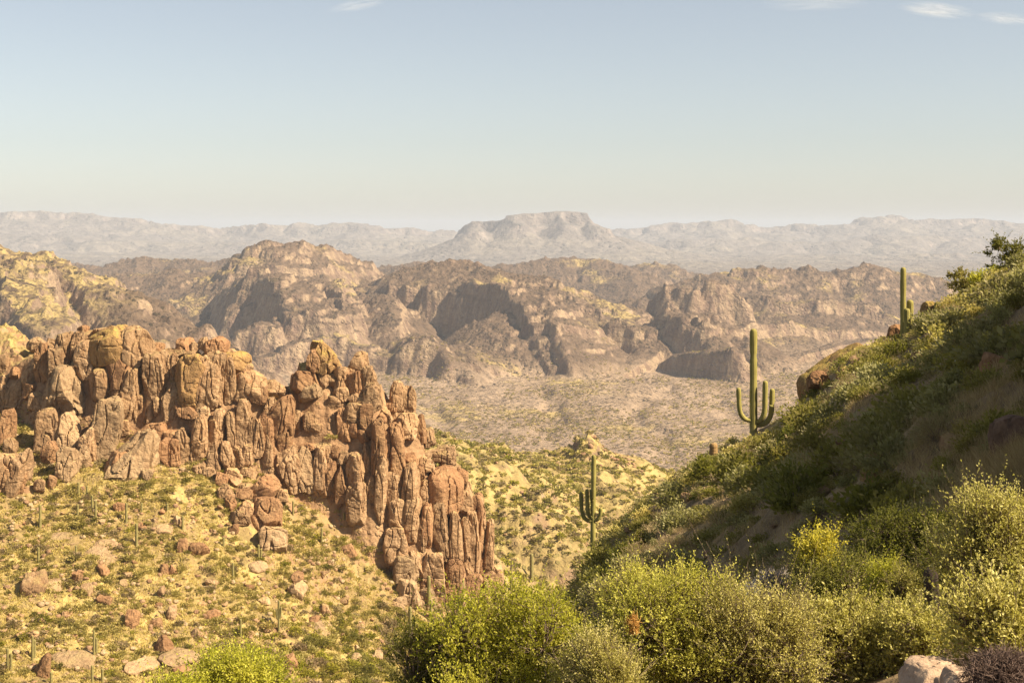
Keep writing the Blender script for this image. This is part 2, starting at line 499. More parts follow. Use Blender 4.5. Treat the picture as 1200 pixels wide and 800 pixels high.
# the big peak
pk = [(0, 0), (20, 6), (36, 28), (75, 50), (105, 78), (220, 140), (420, 250)]
mild = [(0, 0), (35, 12), (60, 32), (120, 62), (330, 175)]
band = [(0, 0), (10, 3), (24, 30), (70, 48), (330, 160)]
cl = [(0, 0), (14, 3), (34, 62), (60, 78), (85, 118), (180, 165), (400, 250)]
wall = [(0, 0), (10, 2), (42, 105), (75, 128), (120, 165), (260, 230)]
wall2 = [(0, 0), (8, 3), (50, 95), (90, 140), (200, 205)]
soft = [(0, 0), (60, 24), (140, 70), (330, 190)]
D.spine([(155, 440, 3560), (190, 399, 3500), (205, 378, 3460), (240, 358, 3380), (262, 329, 3290), (285, 302, 3180), (308, 283, 3070), (330, 287, 3050), (350, 284, 3080), (380, 288, 3150),
         (420, 306, 3250), (450, 320, 3300), (490, 336, 3350)], pk)
D.spine([(160, 452, 3260), (188, 407, 3180), (216, 381, 3080), (245, 353, 2950), (265, 339, 2860), (290, 326, 2750), (308, 314, 2650), (325, 330, 2560), (342, 352, 2500), (352, 360, 2470)], wall2, soft)
D.spine([(308, 315, 2660), (340, 325, 2660), (385, 325, 2680), (408, 345, 2620), (422, 374, 2540)], cl)
D.spine([(270, 400, 2390), (284, 386, 2400), (305, 379, 2400), (318, 384, 2400)], cl)
D.spine([(330, 372, 2450), (345, 362, 2450), (367, 357, 2450), (392, 366, 2440)], cl)
D.spine([(312, 415, 2300), (340, 402, 2320), (385, 394, 2330), (430, 402, 2330), (452, 412, 2320)], cl)
D.spine([(400, 352, 2560), (408, 352, 2530), (414, 362, 2500)], [(0, 0), (8, 2), (30, 90), (60, 100), (200, 200)])
D.spine([(425, 340, 2900), (450, 345, 2700), (462, 375, 2500)], pk)
# the middle mountain with its shaded cliff
D.spine([(428, 345, 3120), (445, 332, 3060), (470, 318, 2980), (500, 308, 2890), (530, 305, 2840), (580, 312, 2780), (640, 325, 2740), (700, 346, 2700), (735, 367, 2680), (765, 392, 2650)], [(0, 0), (60, 20), (115, 45), (150, 150)], soft)
D.spine([(452, 345, 3020), (470, 338, 2960), (505, 335, 2840), (530, 334, 2750), (562, 330, 2650), (590, 334, 2560), (612, 347, 2470), (624, 366, 2400), (638, 390, 2350), (654, 426, 2290)], wall, soft)
D.spine([(616, 349, 2500), (650, 350, 2560), (700, 362, 2580), (735, 378, 2600)], [(0, 0), (60, 26), (200, 105), (360, 220)])
D.spine([(450, 422, 2400), (468, 399, 2345), (488, 389, 2310), (503, 391, 2290), (520, 402, 2275), (528, 424, 2230)], wall2, soft)
D.spine([(668, 404, 2590), (690, 386, 2530), (718, 371, 2480), (740, 378, 2460), (758, 398, 2430)], wall2, soft)
D.spine([(670, 430, 2330), (690, 406, 2400), (716, 402, 2420), (735, 420, 2380)], cl)
D.spine([(600, 452, 2180), (640, 444, 2220), (680, 446, 2220), (700, 458, 2160)], hill)
# the right-hand block: butte, domes and long skyline
D.spine([(740, 350, 3400), (780, 335, 3400), (820, 325, 3400), (860, 317, 3400), (880, 315, 3400), (910, 314, 3450), (940, 312, 3450), (975, 318, 3450), (1000, 314, 3450), (1015, 310, 3450), (1040, 316, 3500),
         (1080, 322, 3500), (1112, 329, 3500), (1160, 345, 3500), (1230, 362, 3500)], mild)
D.spine([(872, 352, 3050), (890, 347, 3000), (920, 351, 2950), (960, 349, 2950), (1010, 354, 2950), (1055, 374, 2900)], band)
D.spine([(860, 380, 2700), (920, 374, 2750), (960, 384, 2780), (1000, 380, 2800), (1060, 392, 2800)], band)
but = [(0, 0), (12, 3), (30, 74), (60, 92), (150, 140), (330, 230)]
D.spine([(770, 350, 2860), (789, 333, 2790), (804, 335, 2760), (812, 341, 2750)], but)
D.spine([(822, 338, 2770), (832, 329, 2760), (850, 336, 2760), (872, 352, 2750)], but)
D.spine([(740, 400, 2640), (765, 378, 2550), (790, 363, 2480), (812, 365, 2440), (830, 376, 2410), (848, 398, 2370)], wall, soft)
D.spine([(800, 366, 2460), (830, 385, 2400), (850, 408, 2330)], cl)
D.spine([(772, 432, 2420), (800, 413, 2320), (830, 406, 2260), (862, 410, 2230), (880, 428, 2235)], but)
D.spine([(895, 430, 2350), (940, 412, 2450), (980, 402, 2500), (1020, 396, 2550), (1080, 400, 2600)], cl)
D.spine([(760, 405, 2420), (740, 425, 2330), (715, 440, 2260)], cl)
up = sm(8, 60, D.Z - floor)
D.Z += up * (8 * (ridged(X / 95, Y / 95, 6, 101, .55) - .9) + 3 * fbm(X / 30, Y / 30, 4, 108))
z0 = D.Z.copy()
D.terrace(24, .4, 111, 220)
D.Z = z0 + up * (D.Z - z0)
D.Z += up * 1.6 * fbm(X / 9, Y / 9, 3, 118)
D.Z = np.where(Y > 4900, D.Z - (Y - 4900) * .15, D.Z)
M_MID = terrain_mat('mountain_mat', (.225, .148, .105), (.44, .315, .195), (.155, .105, .07), (.055, .043, .025), (.43, .315, .125), 6.5, .6, .8, .85, gold_amt=.9, bump=1.6, g0=.545, goldx=(-420, -560, 2150, 1980), low=(-225, (.37, .265, .18), (.29, .205, .135)))
D.build('mountains', M_MID)

# ---- the scrub hill in the gap
ys = np.concatenate([np.arange(400, 700, 1.1), np.arange(700, 1000, 5)])
C = Sheet(-.36, .36, 640, ys)
X, Y = C.X, C.Y
C.Z = np.full_like(X, -300.0)
C.W = 7 * fbm(X / 40, Y / 40, 4, 131) + 9 * (ridged(X / 60, Y / 60, 4, 137) - .9)
hf = [(0, 0), (20, 6), (60, 28), (130, 66), (300, 150)]
hb = [(0, 0), (20, 6), (80, 45), (300, 200)]
C.spine([(100, 470, 470), (300, 480, 490), (470, 496, 530), (540, 516, 560), (600, 530, 590), (640, 533, 610), (680, 524, 630), (722, 540, 640), (762, 568, 650), (800, 610, 650), (850, 660, 650)], hf, hb, m=320)
C.spine([(680, 524, 628), (672, 560, 575), (650, 620, 530)], hf, m=300)
C.spine([(560, 520, 570), (580, 580, 520), (590, 650, 480)], hf, m=300)
C.spine([(760, 566, 650), (745, 600, 600), (720, 660, 550)], hf, m=300)
C.Z += 3.2 * (ridged(X / 34, Y / 34, 4, 141) - .9) + .7 * fbm(X / 7, Y / 7, 3, 145)
# rocky knob on its crest
kx, ky, kz = P(690, 530, 622)
C.Z += 7 * np.exp(-(((X - kx) / 9) ** 2 + ((Y - ky) / 10) ** 2)) * (.7 + .6 * ridged(X / 6, Y / 6, 3, 149))
M_HILL = terrain_mat('hill_mat', (.27, .17, .10), (.36, .25, .15), (.33, .24, .10), (.15, .13, .045), (.43, .325, .125), 2.2, .5, .7, .6, gold_amt=.75, bump=.8, g0=.42)
C.build('hill', M_HILL)

# ---- the sunlit slope and its rock outcrop
base = tps([(-60, 820, 205), (0, 800, 207), (150, 800, 215), (300, 800, 228), (450, 790, 245), (560, 790, 262),
            (0, 700, 232), (150, 690, 240), (300, 700, 250), (420, 720, 262),
            (-60, 600, 252), (0, 605, 256), (60, 585, 262), (140, 562, 268), (190, 548, 272), (250, 580, 268), (300, 645, 262), (340, 592, 275), (400, 640, 275), (440, 684, 272), (505, 715, 276), (585, 738, 284), (640, 850, 290),
            (-60, 470, 345), (100, 480, 345), (250, 520, 345), (400, 590, 345), (550, 760, 345), (650, 880, 345), (-60, 700, 440), (300, 780, 440), (600, 980, 440), (-60, 1100, 160), (150, 1150, 165), (400, 1150, 185), (620, 1000, 240), (760, 1050, 270)])
ys = np.concatenate([np.arange(150, 200, 1.5), np.arange(200, 256, .55), np.arange(256, 312, .3), np.arange(312, 460, 2.0)])
B = Sheet(-.50, .12, 900, ys)
X, Y = B.X, B.Y
B.Z = base(X, Y)
B.Z += .9 * (ridged(X / 11, Y / 11, 4, 151) - .9) + .35 * fbm(X / 3, Y / 3, 3, 156)
slope_only = B.Z.copy()
B.W = 2.6 * fbm(X / 9, Y / 9, 4, 161) + 3.2 * (ridged(X / 10, Y / 14, 3, 165) - .9)
oc = [(0, 0), (4, 1.2), (7, 7), (10, 19), (12.5, 29), (17, 50), (60, 120)]
ob = [(0, 0), (4, 2), (9, 16), (16, 34), (40, 80)]
CREST = [(-80, 350, 312), (0, 380, 306), (40, 416, 297), (80, 405, 293), (110, 400, 292), (140, 400, 291), (170, 415, 290), (200, 418, 289), (240, 415, 288), (265, 425, 288), (290, 440, 288), (310, 460, 288), (335, 468, 290), (358, 445, 292), (375, 420, 293),
         (400, 440, 293), (425, 445, 292), (440, 490, 291), (465, 495, 291), (482, 525, 291), (500, 560, 291), (512, 610, 291), (520, 690, 291)]
B.spine(CREST, oc, ob, m=180)
B.Z += sm(1, 4, B.Z - slope_only) * (1.1 * (ridged(X / 5, Y / 5, 3, 171) - .8) + .4 * fbm(X / 1.6, Y / 1.6, 3, 175))
M_SLOPE = terrain_mat('hillside_mat', (.33, .19, .10), (.44, .28, .15), (.35, .245, .105), (.22, .17, .055), (.46, .345, .125), 1.3, .55, .72, .45, gold_amt=.85, bump=.9, g0=.42)
B.build('hillside', M_SLOPE)

# ---- the near hill, its ridge at about 120 m
xs = np.arange(-60, 100, .36); yv = np.arange(-14, 170, .36)
AX, AY = np.meshgrid(xs, yv)
RIDGE = np.array([(560, 800, 128), (630, 735, 127), (665, 700, 126), (693, 655, 124), (760, 580, 122), (830, 537, 120), (883, 511, 118), (930, 484, 116), (960, 455, 114), (985, 428, 113), (1010, 408, 112), (1058, 396, 110),
                  (1100, 366, 106), (1130, 346, 104), (1190, 309, 98), (1240, 290, 95), (1300, 280, 92), (1500, 260, 90)])


def hA(x, y, noise=True):
    x = np.asarray(x, float); y = np.asarray(y, float)
    pl = .734 * x - .222 * y - 5.95
    u = x / np.maximum(y, 6)
    px = np.clip(CX + u * F, 560, 1500)
    yr = np.interp(px, RIDGE[:, 0], RIDGE[:, 2])
    zr = -(np.interp(px, RIDGE[:, 0], RIDGE[:, 1]) - HY) / F * yr
    dz = zr - ((px - CX) / F * yr * .734 - .222 * yr - 5.95)
    pl = pl + dz * sm(.35, .95, y / yr)
    near = -1.75 - .27 * np.maximum(y, -6) + .36 * x - .012 * np.maximum(-x, 0) ** 2
    z = near + (pl - near) * sm(12, 27, y + .15 * x)
    if noise:
        z = z + sm(5, 20, y) * (.55 * fbm(x / 9, y / 9, 3, 181) + .25 * (ridged(x / 4, y / 4, 3, 185) - .8)) + .07 * fbm(x / 1.2, y / 1.2, 3, 189)
    # upper hillside to the right, outside the picture, keeps the lower slope in shade
    t = np.interp(y, [-15, 8, 22, 34, 60, 78, 90, 98, 110], [0, 0, 2.0, 7.0, 8.0, 6.5, 4.0, 0.0, 0.0])
    z = z + t * sm(.40, .56, x / np.maximum(y, 12))
    over = np.maximum(0, y - yr)
    z = z - .045 * np.minimum(over, 8) ** 2 - .95 * np.maximum(0, over - 8)
    return np.maximum(z, -200)


AZ = hA(AX, AY)
ME_A = mesh('ground', np.stack([AX, AY, AZ], -1).reshape(-1, 3), grid_faces(len(yv), len(xs)))
M_NEAR = terrain_mat('ground_mat', (.24, .15, .10), (.32, .21, .14), (.27, .19, .105), (.09, .085, .035), (.42, .31, .15), .7, .3, .5, .5, gold_amt=.8, bump=.5)
ME_A.materials.append(M_NEAR)
tag(link('ground', ME_A), kind='structure')


def hitA(px, py, y0=4, y1=135):
    u, v = (px - CX) / F, -(py - HY) / F
    y = np.linspace(y0, y1, 1600)
    fx = np.clip((u * y - xs[0]) / .36, 0, len(xs) - 1.01); fy = np.clip((y - yv[0]) / .36, 0, len(yv) - 1.01)
    i, j = fy.astype(int), fx.astype(int); a, b = fy - i, fx - j
    z = (AZ[i, j] * (1 - b) + AZ[i, j + 1] * b) * (1 - a) + (AZ[i + 1, j] * (1 - b) + AZ[i + 1, j + 1] * b) * a
    k = np.nonzero(z >= v * y)[0]
    return float(y[k[0]]) if len(k) else None
# ------------------------------------------------------------------ rocks
def rock_shape(seed, dims, n=18, p=3.2, cuts=7, rough=.07, lean=0.0, taper=0.0, cracks=1.0, depth=(.66, .95)):
    """one rock: a rounded block with flats, weathered hollows and joints"""
    r = np.random.default_rng(seed)
    s, Fq = cube_sphere(n)
    v = s * ((np.abs(s) ** p).sum(1) ** (-1 / p))[:, None]
    for _ in range(cuts):
        q = r.normal(size=3); q[2] = q[2] * .8 + .1; q /= np.linalg.norm(q)
        d = r.uniform(*depth) * np.max(v @ q)
        e = np.maximum(0, v @ q - d)
        v = v - q * (e * .92)[:, None]
    w = v.copy()
    asp = np.array([dims[0], dims[1], dims[2]]) / max(dims[0], dims[1])
    pw = w * asp
    nz = fbm3(pw * 1.1 + seed * 3.1, 5, seed % 50, .46)
    k = rough * nz
    if cracks:
        c1 = n3(pw * np.array([1.7, 1.7, .35]) + seed * 1.7, seed % 37)
        k = k - cracks * .15 * np.exp(-(c1 / .045) ** 2)
        c2 = n3(pw * np.array([.5, .5, 1.1]) + seed * 2.3, seed % 29)
        k = k - cracks * .05 * np.exp(-(c2 / .05) ** 2)
    v = v + s * k[:, None]
    t = (v[:, 2] + 1) / 2
    v[:, :2] *= (1 - taper * t)[:, None]
    v[:, 0] += lean * (t - .5) * 2
    return v * np.array(dims) / 2, Fq


M_ROCK = [rock_mat('outcrop_rock_mat', (.23, .125, .06), (.45, .28, .145), (.56, .37, .205), (.50, .36, .14), 1.0, .55),
          rock_mat('rust_rock_mat', (.20, .10, .05), (.385, .21, .10), (.47, .28, .135), None, 1.3),
          rock_mat('pale_rock_mat', (.28, .17, .09), (.46, .305, .165), (.52, .36, .20), (.52, .38, .17), .9, .5),
          rock_mat('lichen_rock_mat', (.22, .13, .055), (.40, .23, .10), (.46, .28, .11), (.50, .36, .09), .8, .9)]
Z1 = lambda x, y: (x / 3.637, 360 + y / 3.637)
Z2 = lambda x, y: (280 + x / 3.334, 380 + y / 3.334)
Z4 = lambda x, y: (300 + x / 3.6375, 580 + y / 3.6375)
# formation key: label; then its rocks (x0, x1, top, bottom, style, options); style b boulder, c column, s angular block, d dome
FORM = {
    'slabs': ('tilted brown rock slabs at the left end of the outcrop', Z1, [
        (-14, 48, 330, 470, 's', dict(lean=-.3)), (20, 110, 320, 455, 's', dict(lean=.35)), (-10, 60, 440, 610, 's', dict(lean=.2)), (-20, 80, 610, 800, 's', dict(lean=.25)), (40, 130, 612, 812, 's', dict(lean=.3)),
        (45, 92, 252, 312, 'b', {}), (-10, 45, 200, 280, 'b', {}), (88, 150, 612, 668, 'b', dict(m=2)), (150, 200, 730, 800, 'b', {}), (205, 240, 715, 775, 'b', {}), (100, 150, 655, 700, 's', dict(m=2)),
        (20, 70, 560, 640, 'b', {}), (60, 108, 690, 800, 's', dict(lean=.3)), (8, 42, 395, 445, 'b', {}), (0, 40, 290, 335, 'b', {})]),
    'leftwall': ('knobbly pale-streaked rock wall below the crest, left of the great capped pillar', Z1, [
        (125, 190, 124, 190, 'b', {}), (152, 215, 160, 330, 'c', {}), (196, 285, 178, 310, 'c', {}), (198, 250, 130, 200, 'b', {}), (234, 305, 94, 250, 's', {}), (288, 368, 98, 240, 's', {}), (330, 428, 100, 152, 'b', {}), (330, 380, 78, 112, 'b', {}),
        (335, 420, 150, 300, 'c', {}), (384, 476, 262, 405, 'd', {}), (178, 252, 318, 455, 's', {}), (100, 155, 250, 330, 'b', {}), (104, 165, 315, 395, 'b', {}), (134, 218, 362, 455, 'b', {}), (215, 385, 262, 490, 's', dict(m=2)),
        (275, 372, 300, 470, 'c', dict(m=2)), (150, 265, 440, 620, 's', {}), (235, 342, 455, 640, 'c', dict(m=2)), (240, 330, 600, 735, 'c', dict(m=2)), (185, 250, 575, 680, 's', {}), (330, 392, 590, 690, 's', dict(m=2)), (140, 180, 430, 500, 'b', {}),
        (255, 300, 225, 275, 'b', {}), (345, 400, 245, 300, 'b', {}), (300, 345, 230, 330, 'c', {}), (205, 245, 395, 460, 'b', {})]),
    'greatpillar': ('tallest rock pillar of the outcrop with a huge rounded capstone', Z1, [
        (400, 575, 84, 270, 'd', dict(m=3)), (515, 648, 92, 300, 'd', {}), (455, 592, 205, 400, 'c', {}), (470, 580, 360, 500, 'c', {}), (395, 470, 85, 130, 's', {}), (400, 512, 402, 665, 'c', dict(m=2)), (340, 412, 520, 665, 'c', {}),
        (535, 600, 270, 480, 'c', {}), (420, 465, 120, 250, 'c', {}), (505, 560, 480, 560, 's', {}), (575, 610, 360, 440, 's', {})]),
    'pyramid': ('broad pyramid boulder of pale rock at the foot of the great pillar', Z1, [
        (485, 692, 530, 735, 's', dict(m=2, taper=.4)), (452, 565, 618, 728, 'b', {}), (560, 625, 560, 690, 's', dict(m=2)), (600, 650, 690, 740, 'b', dict(m=2))]),
    'recess': ('shaded recess rocks with one square block between pillar and golden dome', Z1, [
        (618, 705, 203, 385, 'c', {}), (675, 732, 188, 330, 'c', {}), (638, 702, 153, 200, 'b', {}), (700, 792, 172, 220, 'b', {}), (590, 700, 350, 490, 's', dict(back=1)), (680, 770, 330, 500, 's', dict(back=1)), (605, 710, 478, 600, 's', {}), (702, 770, 518, 585, 'b', {}),
        (660, 760, 560, 690, 's', dict(back=1)), (740, 830, 520, 690, 's', dict(back=1)), (610, 680, 445, 490, 'b', dict(back=1)), (650, 700, 385, 460, 'b', {})]),
    'goldendome': ('golden lichen-topped dome boulder with ribbed shoulder beside it', Z1, [
        (752, 890, 212, 430, 'd', dict(m=3)), (760, 850, 370, 490, 's', {}), (838, 935, 195, 425, 'c', {}), (890, 965, 200, 410, 'c', {}), (945, 1008, 225, 400, 'c', {}), (755, 826, 134, 205, 's', {}), (815, 852, 148, 195, 'b', {}), (845, 898, 128, 185, 'b', {}), (882, 972, 126, 215, 'b', {}),
        (945, 1062, 192, 270, 'd', dict(m=3)), (970, 1010, 178, 205, 'b', {}), (1000, 1095, 265, 395, 's', {}), (905, 960, 180, 230, 'b', {}), (995, 1050, 340, 420, 'b', {}), (720, 770, 200, 330, 's', dict(back=1)), (790, 850, 185, 225, 'b', {}), (860, 940, 180, 215, 's', {})]),
    'dometoes': ('row of straight stubby columns under the golden dome', Z1, [
        (810, 882, 468, 695, 'c', {}), (878, 942, 480, 640, 'c', {}), (885, 945, 570, 700, 'c', {}), (935, 1002, 578, 700, 'c', {}), (910, 962, 440, 600, 'c', {}), (958, 1012, 450, 605, 'c', {}), (1000, 1068, 402, 600, 'c', {}), (1058, 1098, 440, 655, 'c', {}), (995, 1040, 590, 680, 'c', {}),
        (1030, 1080, 570, 670, 'c', {}), (840, 900, 420, 500, 's', dict(m=2)), (1085, 1130, 480, 660, 'c', {}), (1110, 1170, 430, 560, 'c', {}), (1120, 1165, 540, 680, 'c', {})]),
    'slimpillar': ('tall slim square-headed pillar standing clear of the wall', Z2, [
        (120, 216, 268, 490, 'c', {}), (150, 240, 470, 650, 'c', {}), (95, 145, 290, 420, 's', {}), (210, 245, 338, 405, 'c', {}), (252, 312, 345, 424, 'c', dict(taper=.15)), (228, 302, 488, 655, 'c', dict(m=2)), (0, 100, 185, 300, 'd', {}), (85, 182, 215, 285, 'b', {}), (-10, 52, 148, 205, 'b', {}), (40, 110, 240, 320, 'b', {}),
        (75, 140, 370, 515, 'c', {}), (290, 330, 390, 425, 'b', {}), (230, 300, 455, 500, 'b', {}), (300, 360, 460, 500, 'b', {})]),
    'pile': ('low pile of cracked rounded boulders at the foot of the slope', Z2, [
        (55, 165, 590, 700, 'b', {}), (50, 185, 685, 820, 's', {}), (-12, 60, 618, 650, 's', {}), (-30, 50, 645, 680, 's', {}), (0, 60, 690, 760, 'b', {}), (-95, -40, 575, 640, 's', {}), (-60, 0, 560, 610, 's', {}), (-85, -20, 620, 690, 's', {}), (-40, 20, 590, 640, 's', {}), (95, 140, 560, 610, 's', {}),
        (130, 190, 640, 700, 's', {}), (-70, -10, 670, 730, 's', {}), (-30, 40, 720, 790, 's', {}), (10, 55, 560, 600, 's', {}), (80, 190, 780, 880, 's', dict(m=2)), (-140, -90, 560, 600, 's', {}), (-180, -120, 545, 590, 's', {})]),
    'middlecolumns': ('short flat-topped columns between the slim pillar and dark cleft', Z2, [
        (283, 348, 486, 665, 'c', {}), (335, 385, 545, 700, 's', {}), (375, 425, 540, 715, 's', {}), (418, 502, 512, 680, 'c', {}), (425, 505, 620, 775, 'c', {}), (378, 424, 492, 552, 'b', {}), (350, 400, 470, 520, 'b', {}), (400, 450, 500, 540, 'b', {}), (330, 380, 480, 560, 'c', {})]),
    'peaktower': ('pointed golden rock peak crowning the second tower group', Z2, [
        (268, 392, 62, 205, 's', dict(taper=.45, m=3)), (262, 318, 100, 200, 's', {}), (330, 398, 110, 190, 's', dict(m=3)), (218, 335, 184, 285, 's', {}), (245, 335, 228, 305, 'b', dict(m=2)), (285, 345, 60, 120, 'b', dict(m=3)), (330, 390, 190, 250, 'b', {}), (300, 350, 190, 250, 'b', {})]),
    'roundtower': ('broad tower with rounded head and a leaning flank slab', Z2, [
        (430, 512, 112, 240, 'd', {}), (368, 450, 158, 290, 's', {}), (425, 490, 180, 300, 's', {}), (472, 535, 165, 280, 'c', dict(lean=.12)), (490, 560, 230, 355, 'c', dict(lean=.15)), (348, 412, 193, 245, 'b', {}), (370, 430, 245, 315, 'b', {}), (425, 505, 272, 325, 'b', {}), (383, 440, 332, 450, 'c', {}), (418, 490, 308, 410, 'd', {}),
        (470, 535, 310, 440, 'd', {}), (430, 480, 380, 440, 'b', {}), (345, 395, 280, 330, 'b', {}), (395, 430, 255, 300, 'b', {}), (460, 515, 400, 460, 'b', {}), (400, 440, 170, 220, 'b', {})]),
    'farknob': ('small split knob on the skyline, right of the round-headed tower', Z2, [
        (588, 650, 222, 340, 'd', dict(taper=.2)), (625, 668, 240, 345, 'c', {}), (655, 692, 245, 330, 'c', {}), (566, 622, 288, 350, 'b', {}), (612, 702, 348, 440, 's', {}), (690, 732, 358, 470, 'c', {}), (718, 768, 402, 480, 's', {}), (640, 690, 320, 370, 's', {}), (600, 640, 330, 380, 's', {})]),
    'twincolumns': ('twin tall straight columns topped with small round stones', Z2, [
        (518, 574, 378, 650, 'c', {}), (585, 646, 392, 640, 'c', {}), (560, 600, 420, 610, 'c', {}), (538, 575, 345, 385, 'b', {}), (565, 605, 352, 392, 'b', {}), (590, 625, 338, 380, 'b', {}), (600, 632, 365, 400, 'b', {}), (528, 582, 508, 770, 'c', {}), (572, 638, 578, 720, 'c', {}), (640, 706, 548, 800, 'c', {}),
        (555, 590, 330, 362, 'b', {}), (478, 530, 470, 610, 's', dict(back=1)), (485, 535, 590, 720, 's', dict(back=1)), (635, 665, 540, 610, 'b', {})]),
    'frontpillar': ('freestanding gnarled front pillar with spreading pale foot', Z4, [
        (572, 642, 12, 175, 'c', {}), (548, 652, 140, 300, 'c', {}), (588, 672, 255, 400, 'c', dict(m=2)), (595, 700, 360, 470, 's', dict(m=2, taper=.3)), (660, 765, 400, 490, 's', dict(m=2)), (540, 590, 170, 330, 's', {}), (640, 690, 240, 380, 's', dict(m=2)), (585, 640, 430, 490, 'b', dict(m=2))]),
    'buttress': ('rounded finger-like rock buttress at the right end of the outcrop', Z4, [
        (638, 702, 0, 195, 'c', {}), (682, 736, 98, 235, 'c', {}), (704, 758, 42, 245, 'c', {}), (745, 818, 38, 275, 'c', {}), (813, 882, 78, 320, 'c', {}), (872, 914, 105, 295, 'c', {}), (884, 958, 78, 355, 'c', {}), (902, 976, 5, 245, 'c', {}), (852, 905, 15, 110, 'c', {}), (974, 1018, 112, 318, 'c', {}), (712, 818, 248, 415, 's', {}),
        (655, 722, 228, 355, 's', {}), (808, 884, 278, 435, 'c', {}), (876, 935, 285, 345, 's', {}), (884, 965, 335, 440, 'b', dict(m=1)), (955, 1055, 305, 425, 's', {}), (770, 855, 390, 470, 's', {}), (930, 985, 230, 350, 'c', {}), (700, 770, 340, 440, 's', {}), (860, 930, 420, 490, 's', dict(m=2)), (940, 1000, 400, 480, 's', dict(m=2))]),
    'buttresshead': ('blocky stepped boulders capping the finger-like buttress', Z2, [
        (760, 842, 473, 545, 's', {}), (808, 850, 480, 560, 'c', {}), (698, 762, 520, 585, 's', {}), (705, 765, 488, 525, 'b', {}), (742, 868, 565, 745, 'd', {}), (698, 752, 612, 708, 'c', {}), (742, 788, 638, 708, 'c', {}), (848, 925, 618, 770, 'c', {}), (780, 860, 530, 600, 'b', {}), (840, 890, 560, 620, 'b', {}),
        (640, 700, 500, 560, 'b', {}), (690, 730, 540, 610, 's', {}), (810, 870, 590, 650, 'b', {}), (890, 960, 680, 820, 'c', {})]),
}
_cd = np.array([(c[0], c[2]) for c in CREST] + [(600, 290)])


def outcrop_depth(x0, x1, t, b, back):
    cx = (x0 + x1) / 2
    top = np.interp(cx, _cd[:, 0], _cd[:, 1])
    ds = []
    for py in ((t + b) / 2, b - (b - t) * .15):
        h = B.hit(cx, py)
        if h and h < 312: ds.append(h)
    d = min(ds) if ds else top
    return min(d, top)


_seed = 100
for key, (label, Zf, rocks) in FORM.items():
    xs_ = []; made = []
    for (a, c, t, b, style, opt) in rocks:
        _seed += 1
        (x0, y0), (x1, y1) = Zf(a, t), Zf(c, b)
        d = outcrop_depth(x0, x1, y0, y1, opt.get('back'))
        r = random.Random(_seed)
        w, h = (x1 - x0) / F * d * (1.08 if key == 'buttress' else 1.17), (y1 - y0) / F * d * 1.10
        th = min(max(w, .45 * h), 1.7 * w) * r.uniform(.9, 1.25)
        kw = {'b': dict(p=3.6, cuts=16, cracks=.7, rough=.09, depth=(.6, .93)), 'c': dict(p=6, cuts=15, cracks=1.3, rough=.11, taper=r.uniform(.0, .3), lean=r.uniform(-.14, .14), depth=(.62, .95)),
              's': dict(p=7, cuts=18, cracks=1.4, rough=.10, depth=(.58, .93), taper=r.uniform(0, .25), lean=r.uniform(-.12, .12)), 'd': dict(p=2.9, cuts=8, cracks=1.0, rough=.07, depth=(.66, .95))}[style]
        if key in ('buttress', 'twincolumns', 'frontpillar') and style == 'c': kw.update(p=3.6, depth=(.72, .96), cuts=9)
        for q in ('lean', 'taper'):
            if q in opt: kw[q] = opt[q]
        V, Fq = rock_shape(_seed, (w, th, h), n=26 if max(y1 - y0, x1 - x0) > 20 else 15, **kw)
        X0, Y0, Z0 = P((x0 + x1) / 2, (y0 + y1) / 2, d + th * (.34 if opt.get('back') else .13))
        m = opt.get('m', 1 if r.random() < .3 else 0)
        made.append(({'b': 'boulder', 'c': 'rock_column', 's': 'rock_block', 'd': 'dome_boulder'}[style], V, Fq, (X0, Y0, Z0), m, r.uniform(-.25, .25)))
        xs_.append((X0, Y0, Z0 - h / 2))
    xs_ = np.array(xs_)
    base_pt = Vector((float(xs_[:, 0].mean()), float(xs_[:, 1].mean()), float(xs_[:, 2].min())))
    root = empty('rock_formation', base_pt, label, 'rock formation', 'weathered rock formations of the outcrop')
    for nm, V, Fq, L, m, rz in made:
        o = link(nm, mesh(nm, V, Fq, [M_ROCK[m]], smooth=False), root, Vector(L) - base_pt)
        o.rotation_euler.z = rz

